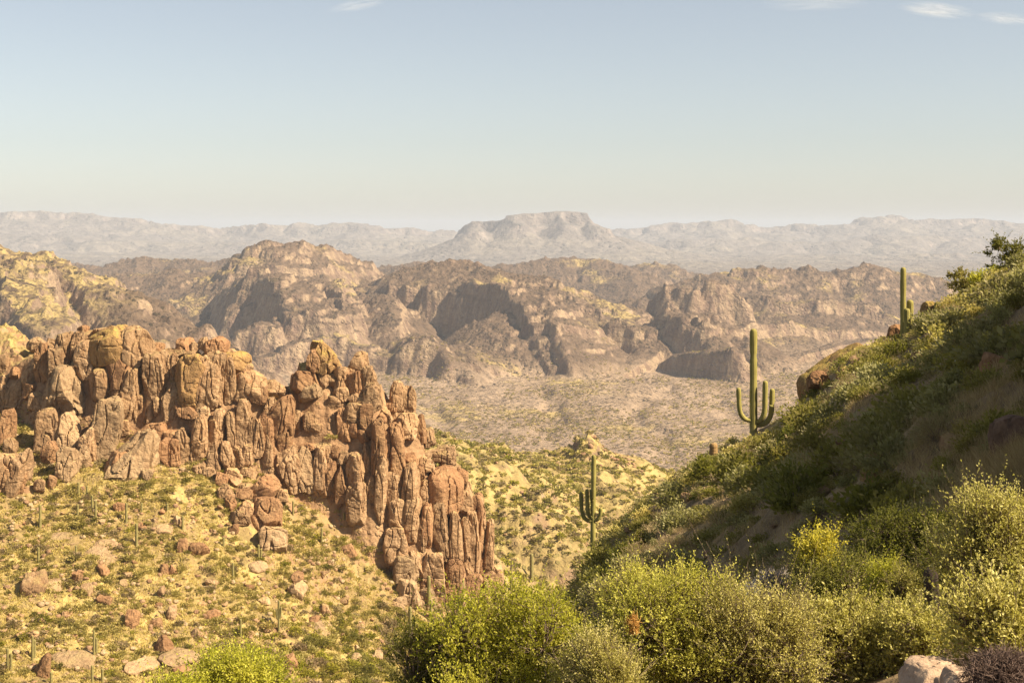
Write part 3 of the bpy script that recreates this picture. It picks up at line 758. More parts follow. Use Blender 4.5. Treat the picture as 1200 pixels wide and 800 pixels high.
# ---- loose boulders and slabs on the sunlit slope
Z3 = lambda x, y: (x / 3.334, 560 + y / 3.334)
NAMED = [
    (Z3, 130, 415, 120, 100, 0, 'largest boulder on the lower slope, squat and brown, beside pale slab'), (Z3, 710, 265, 60, 50, 1, 'rounded boulder just uphill of the long dark block'), (Z3, 780, 280, 80, 55, 1, 'long dark rust-brown block resting on the mid slope'),
    (Z3, 640, 350, 40, 58, 1, 'upright dark stone, taller of a leaning pair at mid slope'), (Z3, 675, 362, 30, 42, 1, 'shorter dark stone of the leaning pair at mid slope'), (Z3, 625, 440, 55, 50, 0, 'lone rounded tan boulder below the leaning pair'),
    (Z3, 505, 550, 65, 56, 1, 'smooth purplish-grey boulder in the middle of the slope'), (Z3, 630, 660, 84, 72, 1, 'large brown boulder on the pale bedrock near the round green bush'), (Z3, 165, 738, 90, 82, 1, 'big dark boulder at the lower edge beside two saguaros'),
    (Z3, 665, 525, 52, 56, 0, 'angular tan boulder with a shaded face below mid slope'), (Z3, 815, 542, 74, 34, 1, 'low flat dark boulder with a cracked top'), (Z3, 705, 760, 64, 52, 1, 'boulder half hidden behind the round green bush'),
    (Z3, 390, 360, 64, 36, 1, 'dark flat stone just below the great pale slab'), (Z3, 300, 385, 45, 52, 1, 'upright brown stone right of the largest boulder'), (Z3, 330, 435, 54, 42, 0, 'tan boulder downhill of the upright brown stone'),
    (Z3, 400, 472, 62, 42, 1, 'rounded brown boulder among scrub below the tan one'), (Z3, 605, 566, 64, 40, 1, 'wide low boulder right of the purplish-grey one'), (Z3, 970, 430, 46, 30, 1, 'small dark triangular stone high on the right slope'),
    (Z3, 915, 200, 42, 36, 1, 'dark boulder below the cracked boulder pile'), (Z3, 465, 117, 46, 36, 1, 'dark split stone near the top of the slope'),
    (Z4, 172, 350, 80, 44, 1, 'dark capstone sitting on a pale boulder'), (Z4, 172, 408, 86, 72, 2, 'pale upright boulder carrying a dark capstone'), (Z4, 130, 705, 80, 52, 1, 'lone dark boulder low on the slope with a tiny saguaro behind'), (Z4, 250, 527, 54, 34, 1, 'brown stone at the head of a pale bedrock streak'),
    (Z4, 520, 684, 52, 38, 2, 'pale boulder above the green ravine bushes'), (Z4, 430, 702, 62, 38, 2, 'low tan boulder beside a grey dry shrub in the ravine'), (Z4, 290, 480, 52, 52, 0, 'angular boulder in the grass below the capped boulder'), (Z4, 395, 240, 84, 62, 1, 'shaded boulder in the shadow of the front pillar')]
SLABS = [(Z3, 400, 300, 150, 100, 'great flat pale slab of bare bedrock on the upper slope'), (Z3, 240, 240, 160, 66, 'pale bedrock patch uphill from the great slab'), (Z3, 280, 722, 190, 70, 'pale bare bedrock sheet at the lower edge of the slope'), (Z3, 700, 700, 180, 70, 'pale bedrock below the large brown boulder'),
         (Z3, 200, 425, 90, 50, 'pale slab leaning against the largest boulder'), (Z3, 560, 735, 200, 46, 'low pale bedrock ledge near the round green bush'), (Z3, 640, 205, 70, 34, 'small tan slab on the upper slope among saguaros'), (Z4, 290, 575, 130, 60, 'pale bedrock streak below the capped boulder'), (Z3, 1010, 350, 84, 32, 'yellowish slab high on the slope below the boulder pile')]
BOULDER = [mesh('boulder', *rock_shape(900 + i, (1, 1.05, .8), n=9, p=5, cuts=18, rough=.12, cracks=.6, depth=(.45, .88)), [M_ROCK[(0, 2, 1, 0)[i % 4]]], smooth=False) for i in range(8)]
TAKEN = []


def on_B(px, py):
    d = B.hit(px, py)
    return None if d is None else d


for Zf, x, y, w, h, m, lab in NAMED:
    px, py = Zf(x, y + h * .45); _seed += 1
    d = B.hit(px, py); sc = 3.334 if Zf is Z3 else 3.6375
    W_, H_ = w / sc / F * d, h / sc / F * d
    V, Fq = rock_shape(_seed, (W_ * 1.1, W_ * 1.1, H_ * 1.35), n=15, p=5, cuts=18, rough=.11, cracks=.9, depth=(.5, .9))
    X0, Y0, Z0 = P(px, py, d)
    o = link('boulder', mesh('boulder', V, Fq, [M_ROCK[m]]), None, (X0, Y0 + W_ * .3, Z0 + H_ * .28))
    tag(o, lab, 'boulder', 'boulders on the sunlit slope'); TAKEN.append((px, py, w / sc))
for Zf, x, y, w, h, lab in SLABS:
    px, py = Zf(x, y); _seed += 1
    d = B.hit(px, py); sc = 3.334 if Zf is Z3 else 3.6375
    W_ = w / sc / F * d; Lg = h / sc / F * d / .55
    V, Fq = rock_shape(_seed, (W_, Lg, max(1.2, W_ * .16)), n=16, p=2.6, cuts=5, rough=.1, cracks=.5)
    X0, Y0, Z0 = P(px, py, d)
    e = 1.5
    gx = (B.at(X0 + e, Y0) - B.at(X0 - e, Y0)) / (2 * e); gy = (B.at(X0, Y0 + e) - B.at(X0, Y0 - e)) / (2 * e)
    o = link('bedrock_slab', mesh('bedrock_slab', V, Fq, [M_ROCK[2]]), None, (X0, Y0, Z0 + .15))
    o.rotation_mode = 'QUATERNION'; o.rotation_quaternion = Vector((-gx, -gy, 1)).to_track_quat('Z', 'Y')
    tag(o, lab, 'rock slab', 'pale bedrock slabs on the sunlit slope'); TAKEN.append((px, py, w / sc * .8))

bl = 'small brown stone lying loose in the yellow grass of the sunlit slope'
rb = random.Random(5); nb = 0
while nb < 190:
    px, py = rb.uniform(2, 500), rb.uniform(575, 795)
    if py < 590 + max(0, (px - 300)) * .55 or any(abs(px - a) < w and abs(py - b) < w * .6 for a, b, w in TAKEN): continue
    d = B.hit(px, py)
    if d is None or B.at((px - CX) / F * d, d) - base((px - CX) / F * d, d) > 3: continue
    s_ = rb.choice((.8, .9, 1.0, 1.2, 1.5, 2.0)) * rb.uniform(.8, 1.15)
    o = bpy.data.objects.new('boulder', rb.choice(BOULDER)); COL.objects.link(o)
    X0, Y0, Z0 = P(px, py, d)
    o.location = (X0, Y0, Z0 + .06 * s_); o.scale = (s_, s_, s_ * rb.uniform(.7, 1.1)); o.rotation_euler = (rb.uniform(-.3, .3), rb.uniform(-.3, .3), rb.uniform(0, 6.3))
    tag(o, bl, 'boulder', 'boulders on the sunlit slope'); nb += 1


# ---- rubble: the countless small stones
def scatter_rocks(name, pts, sizes, mats, seed, kinds=6):
    r = np.random.default_rng(seed)
    VV, FF, MI, off = [], [], [], 0
    prot = [rock_shape(700 + i, (1, 1, .75), n=3, p=3, cuts=6, rough=.12, cracks=0) for i in range(kinds)]
    for (x, y, z), s in zip(pts, sizes):
        V, Fq = prot[r.integers(kinds)]
        a = r.uniform(0, 6.28); c, q = math.cos(a) * s, math.sin(a) * s
        VV.append(np.stack([V[:, 0] * c - V[:, 1] * q + x, V[:, 0] * q + V[:, 1] * c + y, V[:, 2] * s * r.uniform(.7, 1.2) + z + .15 * s], 1))
        FF.append(Fq + off); off += len(V); MI.append(np.full(len(Fq), r.integers(len(mats))))
    return tag(link(name, mesh(name, np.concatenate(VV), np.concatenate(FF), mats, mi=np.concatenate(MI))), kind='stuff')


M_RUB = [rock_mat('rubble_mat', (.19, .105, .06), (.36, .21, .115), (.46, .29, .16), None, 1.0, world=True), rock_mat('pale_rubble_mat', (.30, .20, .11), (.46, .32, .18), (.54, .39, .22), None, 1.0, world=True)]
pts, sz = [], []
clump = lambda x, y: fbm(np.array([x / 8.0]), np.array([y / 8.0]), 3, 222)[0]
while len(pts) < 4800:
    x = RNG.uniform(-105, 0); y = RNG.uniform(198, 300)
    if clump(x, y) < RNG.uniform(-.6, .5): continue
    z = float(B.at(x, y))
    if z - float(base(x, y)) > 2.5: continue
    pts.append((x, y, z)); sz.append(min(1.0, .28 / RNG.uniform(.12, 1) ** .75))
scatter_rocks('rubble', pts, sz, M_RUB, 31)
# ------------------------------------------------------------------ plants
def unit(a):
    return a / np.maximum(np.linalg.norm(a, axis=-1, keepdims=True), 1e-9)


LEAF_UP = np.array(S) * .7 + np.array([0, 0, .55])


def leaf_quads(c, d, L, W, r, fold=.25, face=.75):
    """folded diamond leaves: c base points, d directions, L lengths, W half widths"""
    n = len(c)
    d = unit(d); s = unit(np.cross(d, r.normal(size=(n, 3)) * face + LEAF_UP)); nn = np.cross(s, d)
    L = np.broadcast_to(np.asarray(L, float), (n,))[:, None]; W = np.broadcast_to(np.asarray(W, float), (n,))[:, None]
    V = np.stack([c, c + d * L * .5 + s * W + nn * W * fold, c + d * L, c + d * L * .5 - s * W + nn * W * fold], 1).reshape(-1, 3)
    return V, np.arange(4 * n).reshape(n, 4)


def tube(path, rad, segs=6, ribs=0, rib_amp=.1, cap=True, ref=(0.13, .99, .02)):
    path = np.asarray(path, float); n = len(path)
    rad = np.broadcast_to(np.asarray(rad, float), (n,))
    t = unit(np.gradient(path, axis=0))
    a = unit(np.cross(t, np.array(ref))); b = np.cross(t, a)
    th = np.linspace(0, 2 * np.pi, segs, endpoint=False)
    k = 1 + (rib_amp * np.cos(th * ribs) if ribs else 0)
    V = path[:, None] + (a[:, None] * np.cos(th)[None, :, None] + b[:, None] * np.sin(th)[None, :, None]) * (rad[:, None] * k)[..., None]
    i = np.arange((n - 1) * segs).reshape(n - 1, segs); j = np.roll(i, -1, axis=1)
    return V.reshape(-1, 3), np.stack([i, j, j + segs, i + segs], -1).reshape(-1, 4)


class Pack:
    def __init__(s): s.V, s.F, s.R, s.M, s.n = [], [], [], [], 0

    def add(s, V, Fq, rnd=0.5, mi=0):
        s.V.append(V); s.F.append(Fq + s.n); s.n += len(V)
        s.R.append(np.broadcast_to(np.asarray(rnd, float), (len(V),))); s.M.append(np.full(len(Fq), mi))

    def mesh(s, name, mats, smooth=True):
        return mesh(name, np.concatenate(s.V), np.concatenate(s.F), mats, smooth, np.concatenate(s.R), np.concatenate(s.M))


def shrub_arrays(seed, R=.6, H=.8, K=40, per=26, L=.1, W=.03, spread=.16, upness=.5, stems=9):
    """a loose rounded shrub of leaf clumps on a lumpy shell, with its stems"""
    r = np.random.default_rng(seed)
    d = unit(r.normal(size=(K, 3))); d[:, 2] = np.abs(d[:, 2]) * .9 + .05
    lump = .72 + .34 * n3(d * 1.6 + seed * 2.1, seed % 41) + .1 * r.normal(size=K)
    lump *= r.uniform(.72, 1.0, K)
    c = d * lump[:, None] * np.array([R, R, H])
    cc = np.repeat(c, per, 0) + r.normal(size=(K * per, 3)) * spread * np.array([1, 1, .75])
    cc[:, 2] = np.maximum(cc[:, 2], .02)
    out = unit(cc / np.array([R, R, H])) + np.array([0, 0, upness]) + r.normal(size=cc.shape) * .55
    V, Fq = leaf_quads(cc, out, r.uniform(.7, 1.3, len(cc)) * L, r.uniform(.8, 1.2, len(cc)) * W, r)
    rnd = np.clip(np.repeat(r.uniform(.15, .85, K), per) + r.normal(size=K * per) * .18, 0, 1)
    return V, Fq, np.repeat(rnd, 4), c, r


SPEC = {
    'pale': [(.28, .22, .06), (.47, .375, .115), (.60, .495, .19)],
    'grey': [(.17, .15, .065), (.285, .25, .11), (.40, .355, .18)],
    'olive': [(.125, .105, .028), (.215, .18, .048), (.32, .27, .08)],
    'green': [(.075, .075, .016), (.14, .135, .028), (.225, .205, .05)],
    'bright': [(.18, .165, .02), (.33, .29, .035), (.48, .41, .07)],
    'dry': [(.20, .14, .08), (.32, .225, .125), (.44, .335, .19)],
    'yellow': [(.26, .23, .025), (.42, .36, .04), (.55, .46, .08)],  # grazing sun on one bush tip, put into the leaf colour
}
LEAF = {q: leaf_mat(q + '_leaf_mat', c) for q, c in SPEC.items()}
WOOD = plain_mat('twig_mat', (.14, .095, .065), (.27, .20, .14), 9.0, .9, (1, 1, .3))
DEADW = plain_mat('dead_wood_mat', (.30, .25, .21), (.46, .40, .34), 8.0, .9, (1, 1, .2))


def shrub_mesh(name, seed, spec, **kw):
    V, Fq, rnd, c, r = shrub_arrays(seed, **kw)
    p = Pack(); p.add(V, Fq, rnd, 0)
    for q in c[r.choice(len(c), min(kw.get('stems', 10), len(c)), False)]:
        m = q * .5 + r.normal(size=3) * .04
        T, Tf = tube([q * .02, m, q * .97], [.014, .009, .004], 3)
        p.add(T, Tf, .5, 1)
    return p.mesh(name, [LEAF[spec], WOOD])


SHRUB = {}
for i, q in enumerate(('pale', 'grey', 'olive', 'green', 'dry')):
    SHRUB[q] = [shrub_mesh('shrub', 40 + i * 10 + j, q, R=.62, H=.78 + .1 * j, K=40 + 8 * j, per=26, L=.11 if q != 'dry' else .15, W=.03 if q != 'dry' else .007, spread=.13, stems=14) for j in range(3)]
SHRUB['bright'] = [shrub_mesh('shrub', 95, 'bright', R=.7, H=.7, K=60, per=34, L=.08, W=.024, spread=.12)]
LAB = {('pale', 1): 'pale yellow-green shrub in the sunlit band below the saguaro ridge', ('grey', 1): 'grey-green shrub in the sunlit band below the saguaro ridge', ('olive', 1): 'olive shrub in the sunlit band below the saguaro ridge',
       ('green', 1): 'dark green shrub in the sunlit band below the saguaro ridge', ('dry', 1): 'brown leafless shrub in the sunlit band below the saguaro ridge',
       ('pale', 0): 'pale shrub with yellowish leaves on the shaded hillside', ('grey', 0): 'grey-green rounded shrub on the shaded hillside', ('olive', 0): 'olive bushy shrub on the shaded hillside', ('green', 0): 'deep green shrub on the shaded hillside', ('dry', 0): 'brown twiggy dry shrub on the shaded hillside'}
# shrubs of the near hill: where they stand, their size and kind
cand = []
rs = random.Random(12)


def ridge_y(x, y):
    px = CX + x / y * F
    return float(np.interp(px, RIDGE[:, 0], RIDGE[:, 2]))


cx_ = np.array([rs.uniform(-6, 50) for _ in range(30000)]); cy_ = np.array([rs.uniform(9, 128) for _ in range(30000)])
cz_ = hA(cx_, cy_)
dens = fbm(cx_ / 7, cy_ / 7, 3, 301)
kind_n = fbm(cx_ / 11, cy_ / 11, 3, 305)
cell = {}
for x, y, z, dn, kn in zip(cx_, cy_, cz_, dens, kind_n):
    px, py = CX + x / y * F, HY - z / y * F
    if not (560 < px < 1560 and (py < 830 or px > 1200)): continue
    yr = ridge_y(x, y)
    if y > yr + 4: continue
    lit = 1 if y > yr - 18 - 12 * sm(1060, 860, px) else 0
    if y < 26 and px < 960 or y < 17: continue
    if y < 30 and 1120 < px < 1230: continue
    if dn < (-.6 if lit else -.36) + (0.2 if y < 45 else 0): continue
    s_ = rs.choice((.5, .7, .9, 1.1, 1.3, 1.6, 2.0)) * rs.uniform(.85, 1.15)
    if y < 40: s_ *= .75
    if math.hypot(x - 20.6, y - 114) < 4.2: s_ *= .4
    if 1040 < px < 1112 and y > yr - 14: s_ *= .5
    if 866 < px < 935 and y > yr - 15: s_ *= .4
    if lit: s_ = min(s_, 1.3)
    g = (int(x / .78), int(y / .95))
    if any((g[0] + a, g[1] + b) in cell for a in ((0, 1, -1) if s_ > .75 else (0,)) for b in ((0, 1, -1) if s_ > .75 else (0,))): continue
    cell[g] = 1
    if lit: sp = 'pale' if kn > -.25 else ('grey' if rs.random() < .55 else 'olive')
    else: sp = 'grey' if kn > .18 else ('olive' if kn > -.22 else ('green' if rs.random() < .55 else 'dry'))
    if rs.random() < .24: sp = rs.choice(('dry', 'olive', 'green', 'dry', 'pale', 'grey'))
    cand.append(((s_ / y) * (1 if px < 1225 else 1e-3), x, y, z, s_, sp, lit))
cand.sort(key=lambda q: -q[0])
NI = 285
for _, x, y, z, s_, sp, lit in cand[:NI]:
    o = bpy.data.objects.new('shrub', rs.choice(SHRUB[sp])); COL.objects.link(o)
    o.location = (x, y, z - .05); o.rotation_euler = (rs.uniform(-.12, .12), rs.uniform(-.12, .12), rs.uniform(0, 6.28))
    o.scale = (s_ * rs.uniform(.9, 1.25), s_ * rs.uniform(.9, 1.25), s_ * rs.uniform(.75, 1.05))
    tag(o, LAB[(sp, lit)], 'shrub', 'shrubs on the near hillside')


def merge_shrubs(name, items, protos, mats_of, seed):
    """items (x, y, z, size, kind) merged into one stuff object"""
    r = np.random.default_rng(seed)
    names = list(protos)
    VV, FF, RR, MM, off = [], [], [], [], 0
    for x, y, z, s_, sp in items:
        V, Fq, rnd = protos[sp][r.integers(len(protos[sp]))]
        a = r.uniform(0, 6.28); c, q = math.cos(a), math.sin(a)
        sx = s_ * r.uniform(.9, 1.25); sz = s_ * r.uniform(.7, 1.05)
        VV.append(np.stack([(V[:, 0] * c - V[:, 1] * q) * sx + x, (V[:, 0] * q + V[:, 1] * c) * sx + y, V[:, 2] * sz + z - .04], 1))
        FF.append(Fq + off); off += len(V); RR.append(np.clip(rnd + r.normal() * .16, 0, 1)); MM.append(np.full(len(Fq), names.index(sp)))
    return tag(link(name, mesh(name, np.concatenate(VV), np.concatenate(FF), [mats_of[q] for q in names], True, np.concatenate(RR), np.concatenate(MM))), kind='stuff')


def protos(kinds, n, **kw):
    return {q: [shrub_arrays(500 + i * 7 + j, **kw)[:3] for j in range(n)] for i, q in enumerate(kinds)}


far_p = protos(('pale', 'grey', 'olive', 'green', 'dry'), 4, R=.62, H=.8, K=30, per=9, L=.15, W=.048, spread=.13)
merge_shrubs('scrub', [(x, y, z, s_, sp) for _, x, y, z, s_, sp, l in cand[NI:]], far_p, LEAF, 21)
N_CAND = len(cand)

# dry grass on the near hill
p = Pack(); rg = np.random.default_rng(77)
gx, gy = rg.uniform(-4, 46, 30000), rg.uniform(21, 122, 30000)
gz = hA(gx, gy); gp = CX + gx / gy * F; gq = HY - gz / gy * F
gd = fbm(gx / 6, gy / 6, 3, 341)
keep = (gp > 600) & (gp < 1500) & (gq < 830) & (gd > -.12) & ((gy < 70) | (rg.random(30000) < .35))
gx, gy, gz = gx[keep][:8000], gy[keep][:8000], gz[keep][:8000]
ex, ey = [], []
for _ in range(1500):
    q_ = hitA(rs.uniform(1075, 1215), rs.uniform(470, 660), 12)
    if q_ and q_ > 16: ex.append((rs.uniform(1075, 1215) - CX) / F * q_); ey.append(q_ + rs.uniform(-2, 2))
for _ in range(900):
    px_, py_ = rs.uniform(1140, 1210), rs.uniform(495, 600)
    q_ = hitA(px_, py_, 12)
    if q_: ex.append((px_ - CX) / F * q_); ey.append(q_)
gx = np.concatenate([gx, ex]); gy = np.concatenate([gy, ey]); gz = hA(gx, gy)
nb_ = 16
cb = np.repeat(np.stack([gx, gy, gz], 1), nb_, 0); cb[:, :2] += rg.normal(size=(len(cb), 2)) * .09
db = rg.normal(size=cb.shape) * np.array([.42, .42, .12]) + np.array([-.08, 0, .85])
Vg, Fg = leaf_quads(cb, db, rg.uniform(.18, .5, len(cb)), .0055, rg, face=3)
p.add(Vg, Fg, np.repeat(rg.uniform(0, 1, len(cb)), 4))
M_GRASS = leaf_mat('dry_grass_mat', [(.27, .175, .09), (.38, .265, .14), (.50, .37, .2)], .25, .7)
tag(link('grass', p.mesh('grass', [M_GRASS])), kind='stuff')

# ---- bushes, scrub and grass of the sunlit slope, the gap hill and the valley
far_b = protos(('pale', 'olive', 'bright', 'dry'), 4, R=.8, H=.85, K=22, per=8, L=.3, W=.1, spread=.18)
items, solo = [], []
rq = random.Random(3)
while len(items) < 4900:
    x, y = rq.uniform(-140, 4), rq.uniform(186, 300)
    z = float(B.at(x, y)); px, py = CX + x / y * F, HY - z / y * F
    if not (-130 < px < 610 and py < 820): continue
    if z - float(base(x, y)) > 3.5 and rq.random() > .06: continue
    n_ = float(fbm(np.array([x / 10]), np.array([y / 10]), 3, 401)[0])
    wet = max(0, min(1, (py - 690) / 90)) * max(0, min(1, (px - 230) / 120))
    if n_ < rq.uniform(-.7, .45) - wet * .6: continue
    sp = rq.choices(('pale', 'olive', 'bright', 'dry'), (.66, .07 + wet * .3, .05 + wet * .5, .2))[0]
    items.append((x, y, z, rq.choice((.4, .5, .55, .65, .8, 1.1)) * rq.uniform(.8, 1.2) * (1 + .5 * wet), sp))
items.sort(key=lambda q: -q[3] if q[0] / q[1] > -.355 else 0)
BB = {'pale': 'pale yellow-green bush on the sunlit rocky slope', 'olive': 'olive bush on the sunlit rocky slope', 'bright': 'bright green bush on the sunlit rocky slope', 'dry': 'brown dry bush on the sunlit rocky slope'}
BM = {q: [shrub_mesh('bush', 610 + i * 9 + j, q, R=.8, H=.85, K=34, per=16, L=.2, W=.062, spread=.16, stems=6) for j in range(2)] for i, q in enumerate(BB)}
for x, y, z, s_, sp in items[:150]:
    o = bpy.data.objects.new('bush', rq.choice(BM[sp])); COL.objects.link(o)
    o.location = (x, y, z - .06); o.rotation_euler.z = rq.uniform(0, 6.28); o.scale = (s_ * 1.15, s_ * 1.15, s_)
    tag(o, BB[sp], 'bush', 'bushes on the sunlit slope')
merge_shrubs('scrub', items[150:], far_b, LEAF, 22)

p = Pack()
gx, gy = rg.uniform(-110, 4, 60000), rg.uniform(190, 292, 60000)
gz = B.at(gx, gy)
gd = fbm(gx / 7, gy / 7, 3, 421)
keep = (gz - base(gx, gy) < 3) & (gd > -.35) & (CX + gx / gy * F > -10) & (HY - gz / gy * F < 815)
gx, gy, gz = gx[keep][:17000], gy[keep][:17000], gz[keep][:17000]
cb = np.repeat(np.stack([gx, gy, gz], 1), 7, 0); cb[:, :2] += rg.normal(size=(len(cb), 2)) * .22
db = rg.normal(size=cb.shape) * np.array([.5, .5, .12]) + np.array([0, 0, .8])
Vg, Fg = leaf_quads(cb, db, rg.uniform(.3, .6, len(cb)), .05, rg, face=3)
p.add(Vg, Fg, np.repeat(rg.uniform(0, 1, len(cb)), 4))
M_GRASS2 = leaf_mat('golden_grass_mat', [(.33, .25, .075), (.45, .345, .10), (.56, .44, .15)], .25, .7)
tag(link('grass', p.mesh('grass', [M_GRASS2])), kind='stuff')

hill_p = protos(('pale', 'olive', 'bright', 'dry'), 5, R=.9, H=.8, K=12, per=4, L=.75, W=.26, spread=.2)
items = []
while len(items) < 5200:
    y = rq.uniform(410, 670); x = rq.uniform(-.09, .14) * y
    z = float(C.at(x, y)); py = HY - z / y * F
    if py > 720: continue
    n_ = float(fbm(np.array([x / 22]), np.array([y / 22]), 3, 431)[0])
    if n_ < rq.uniform(-.8, .3): continue
    items.append((x, y, z, rq.choice((.6, .8, 1.0, 1.3)) * rq.uniform(.8, 1.2), rq.choices(('pale', 'olive', 'bright', 'dry'), (.46, .2, .04, .3))[0]))
merge_shrubs('scrub', items, hill_p, LEAF, 23)
pts, sz = [], []
while len(pts) < 900:
    y = rq.uniform(420, 660); x = rq.uniform(-.09, .14) * y
    n_ = float(fbm(np.array([x / 15]), np.array([y / 15]), 3, 441)[0])
    near = math.exp(-((x - kx) ** 2 + (y - ky) ** 2) / 300)
    if n_ + near * 1.2 < rq.uniform(-.2, .7): continue
    pts.append((x, y, float(C.at(x, y)))); sz.append(rq.uniform(.5, 1.5) * (1 + 1.2 * near))
scatter_rocks('rubble', pts, sz, M_RUB, 32)

val_p = protos(('olive', 'dry', 'pale'), 5, R=1, H=.9, K=5, per=3, L=1.2, W=.5, spread=.25)
vy = np.concatenate([RNG.uniform(1150, 2300, 26000)]); vx = RNG.uniform(-.13, .26, len(vy)) * vy
vz = D.at(vx, vy); vn = fbm(vx / 120, vy / 160, 4, 451)
kp = (vn > RNG.uniform(-.45, .75, len(vy)))
sp_ = RNG.choice(['olive', 'dry', 'pale'], len(vy), p=[.2, .55, .25])
merge_shrubs('scrub', [(a, b, c, q, t) for a, b, c, q, t in zip(vx[kp], vy[kp], vz[kp], RNG.uniform(.6, 1.6, kp.sum()), sp_[kp])], val_p, LEAF, 24)

# ------------------------------------------------------------------ saguaros
def cactus_mat(name, g1, g2, old, hgt):
    k = NT(name)
    tc = k.n('TexCoord').outputs['Object']
    v = k.stretch(tc, (3, 3, .8))
    f = k.noise(v, 1.0, 5, .6)
    col = k.mix(k.ramp(f, .35, .65), g1, g2)
    z = k.n('SeparateXYZ', {0: tc}).outputs[2]
    col = k.mix(k.math('MULTIPLY', k.ramp(z, hgt * .35, 0), k.ramp(k.noise(tc, 1.6, 5), .4, .6, .25, .9)), col, old)
    sp = k.noise(tc, 22, 2)
    col = k.mix(k.ramp(sp, .5, .65, 0, .35), col, (.42, .34, .15))
    return k.done(k.principled(col, .75, k.bump(sp, .01), .25))


M_SAG = cactus_mat('saguaro_mat', (.22, .19, .045), (.31, .265, .07), (.34, .27, .14), 3.2)
M_SAG2 = cactus_mat('dark_saguaro_mat', (.17, .14, .045), (.24, .2, .07), (.26, .2, .11), 2)
M_TIP = plain_mat('spine_tip_mat', (.30, .24, .07), (.44, .35, .12), 12.0, .9)


def stem(path, r, segs=40, ribs=14, taper=.88, base_r=None):
    """a ribbed column along a path, rounded at the tip"""
    path = np.asarray(path, float)
    seg = np.concatenate([[0], np.cumsum(np.linalg.norm(np.diff(path, axis=0), axis=1))])
    n = max(14, int(seg[-1] / (r * 1.1)))
    t = np.concatenate([np.linspace(0, seg[-1] - r, n), seg[-1] - r + r * np.sin(np.linspace(.25, 1, 6) * np.pi / 2)])
    pp = np.stack([np.interp(t, seg, path[:, i]) for i in range(3)], 1)
    for _ in range(2): pp[1:-1] = (pp[:-2] + 2 * pp[1:-1] + pp[2:]) / 4
    u = t / seg[-1]
    rad = r * (1 - (1 - taper) * u) * (1 + .035 * np.sin(u * 23 + r * 40) + .03 * np.sin(u * 9))
    if base_r: rad *= 1 + (base_r / r - 1) * np.clip(1 - u * 4, 0, 1)
    rad[-6:] *= np.cos(np.linspace(.25, .985, 6) * np.pi / 2) ** .8
    return tube(pp, rad, segs, ribs, .13)


def saguaro(px, py, d, h, r, label, arms=(), pinch=(), z=None, mat=None, lean=0.0):
    """arms: (attach height, sideways, towards, tip height, radius) in metres; each arm curves out, then up"""
    X0, Y0, Z0 = P(px, py, d)
    if z is not None: Z0 = z
    root = empty('saguaro', (X0, Y0, Z0 - .3), label, 'saguaro cactus', 'saguaro cacti')
    V, Fq = stem([(0, 0, 0), (lean * .3, 0, h * .3), (lean * .7, .05, h * .65), (lean, 0, h + .3)], r, base_r=r * .92)
    for a, w in pinch:
        V[:, :2] *= (1 - w * np.exp(-((V[:, 2] - a) / .16) ** 2))[:, None]
    link('stem', mesh('stem', V, Fq, [mat or M_SAG]), root)
    for a, sx, sy, tip, ra in arms:
        k = tip - a
        pth = [(sx * .1, sy * .1, a), (sx * .5, sy * .5, a - .02), (sx * .85, sy * .85, a + min(.35, k * .25)), (sx, sy, a + min(.9, k * .5)), (sx * 1.06, sy, tip)]
        V, Fq = stem(pth, ra, 32, 12, .95, base_r=ra * .8)
        link('arm', mesh('arm', V, Fq, [mat or M_SAG]), root)
    return root


m = 118 / F      # metres per photo pixel at the ridge
saguaro(883, 506, 116, 119 * m, .29, 'tall saguaro with three upturned arms on the slope below the slanted ridge rock', [(18 * m, -17 * m, -.3, 56 * m, .18), (16 * m, 12 * m, -.35, 64 * m, .2), (12 * m, 21 * m, .2, 54 * m, .2)], [(92 * m, .2), (84 * m, .12)])
m = 122 / F
saguaro(694.5, 652, 121.5, 119 * m, .2, 'saguaro with four short arms at the foot of the shaded hillside', [(46 * m, -13 * m, -.1, 80 * m, .155), (50 * m, -6.5 * m, -.35, 84 * m, .15), (47 * m, 9 * m, -.2, 62 * m, .15), (70 * m, -2.2 * m, -.42, 84 * m, .12)], [(86 * m, .1)], lean=.1)
m = 108 / F
saguaro(1058.5, 408, 108, 95 * m, .215, 'tallest saguaro of the ridge-top cluster with one low upright arm', [(6 * m, .12, -.55, 52 * m, .23)])
saguaro(1066.5, 389, 108.5, 38 * m, .26, 'short plump saguaro just behind the tallest ridge-top one')
saguaro(1085.5, 387, 107, 27 * m, .24, 'small stubby saguaro on the ridge between the tallest one and a barrel-like one')
saguaro(1099, 371, 106, 17 * m, .27, 'reddish barrel-like young saguaro topmost on the ridge')
for px, py, lab, r_ in ((1023, 562, 'reddish barrel cactus alone on the shaded hillside', .32), (836, 532, 'orange tip of a barrel cactus on the ridge line below the three-armed saguaro', .26)):
    d = hitA(px, py, 20) or 100
    X0, Y0, Z0 = P(px, py, d)
    V, Fq = stem([(0, 0, 0), (.01, 0, .35), (0, 0, .85)], r_, 44, 18, 1.0)
    rt = empty('barrel_cactus', (X0, Y0, Z0 - .05), lab, 'barrel cactus', 'barrel cacti')
    link('stem', mesh('stem', V, Fq, [plain_mat('barrel_cactus_mat', (.22, .13, .06), (.34, .22, .09), 14)]), rt)

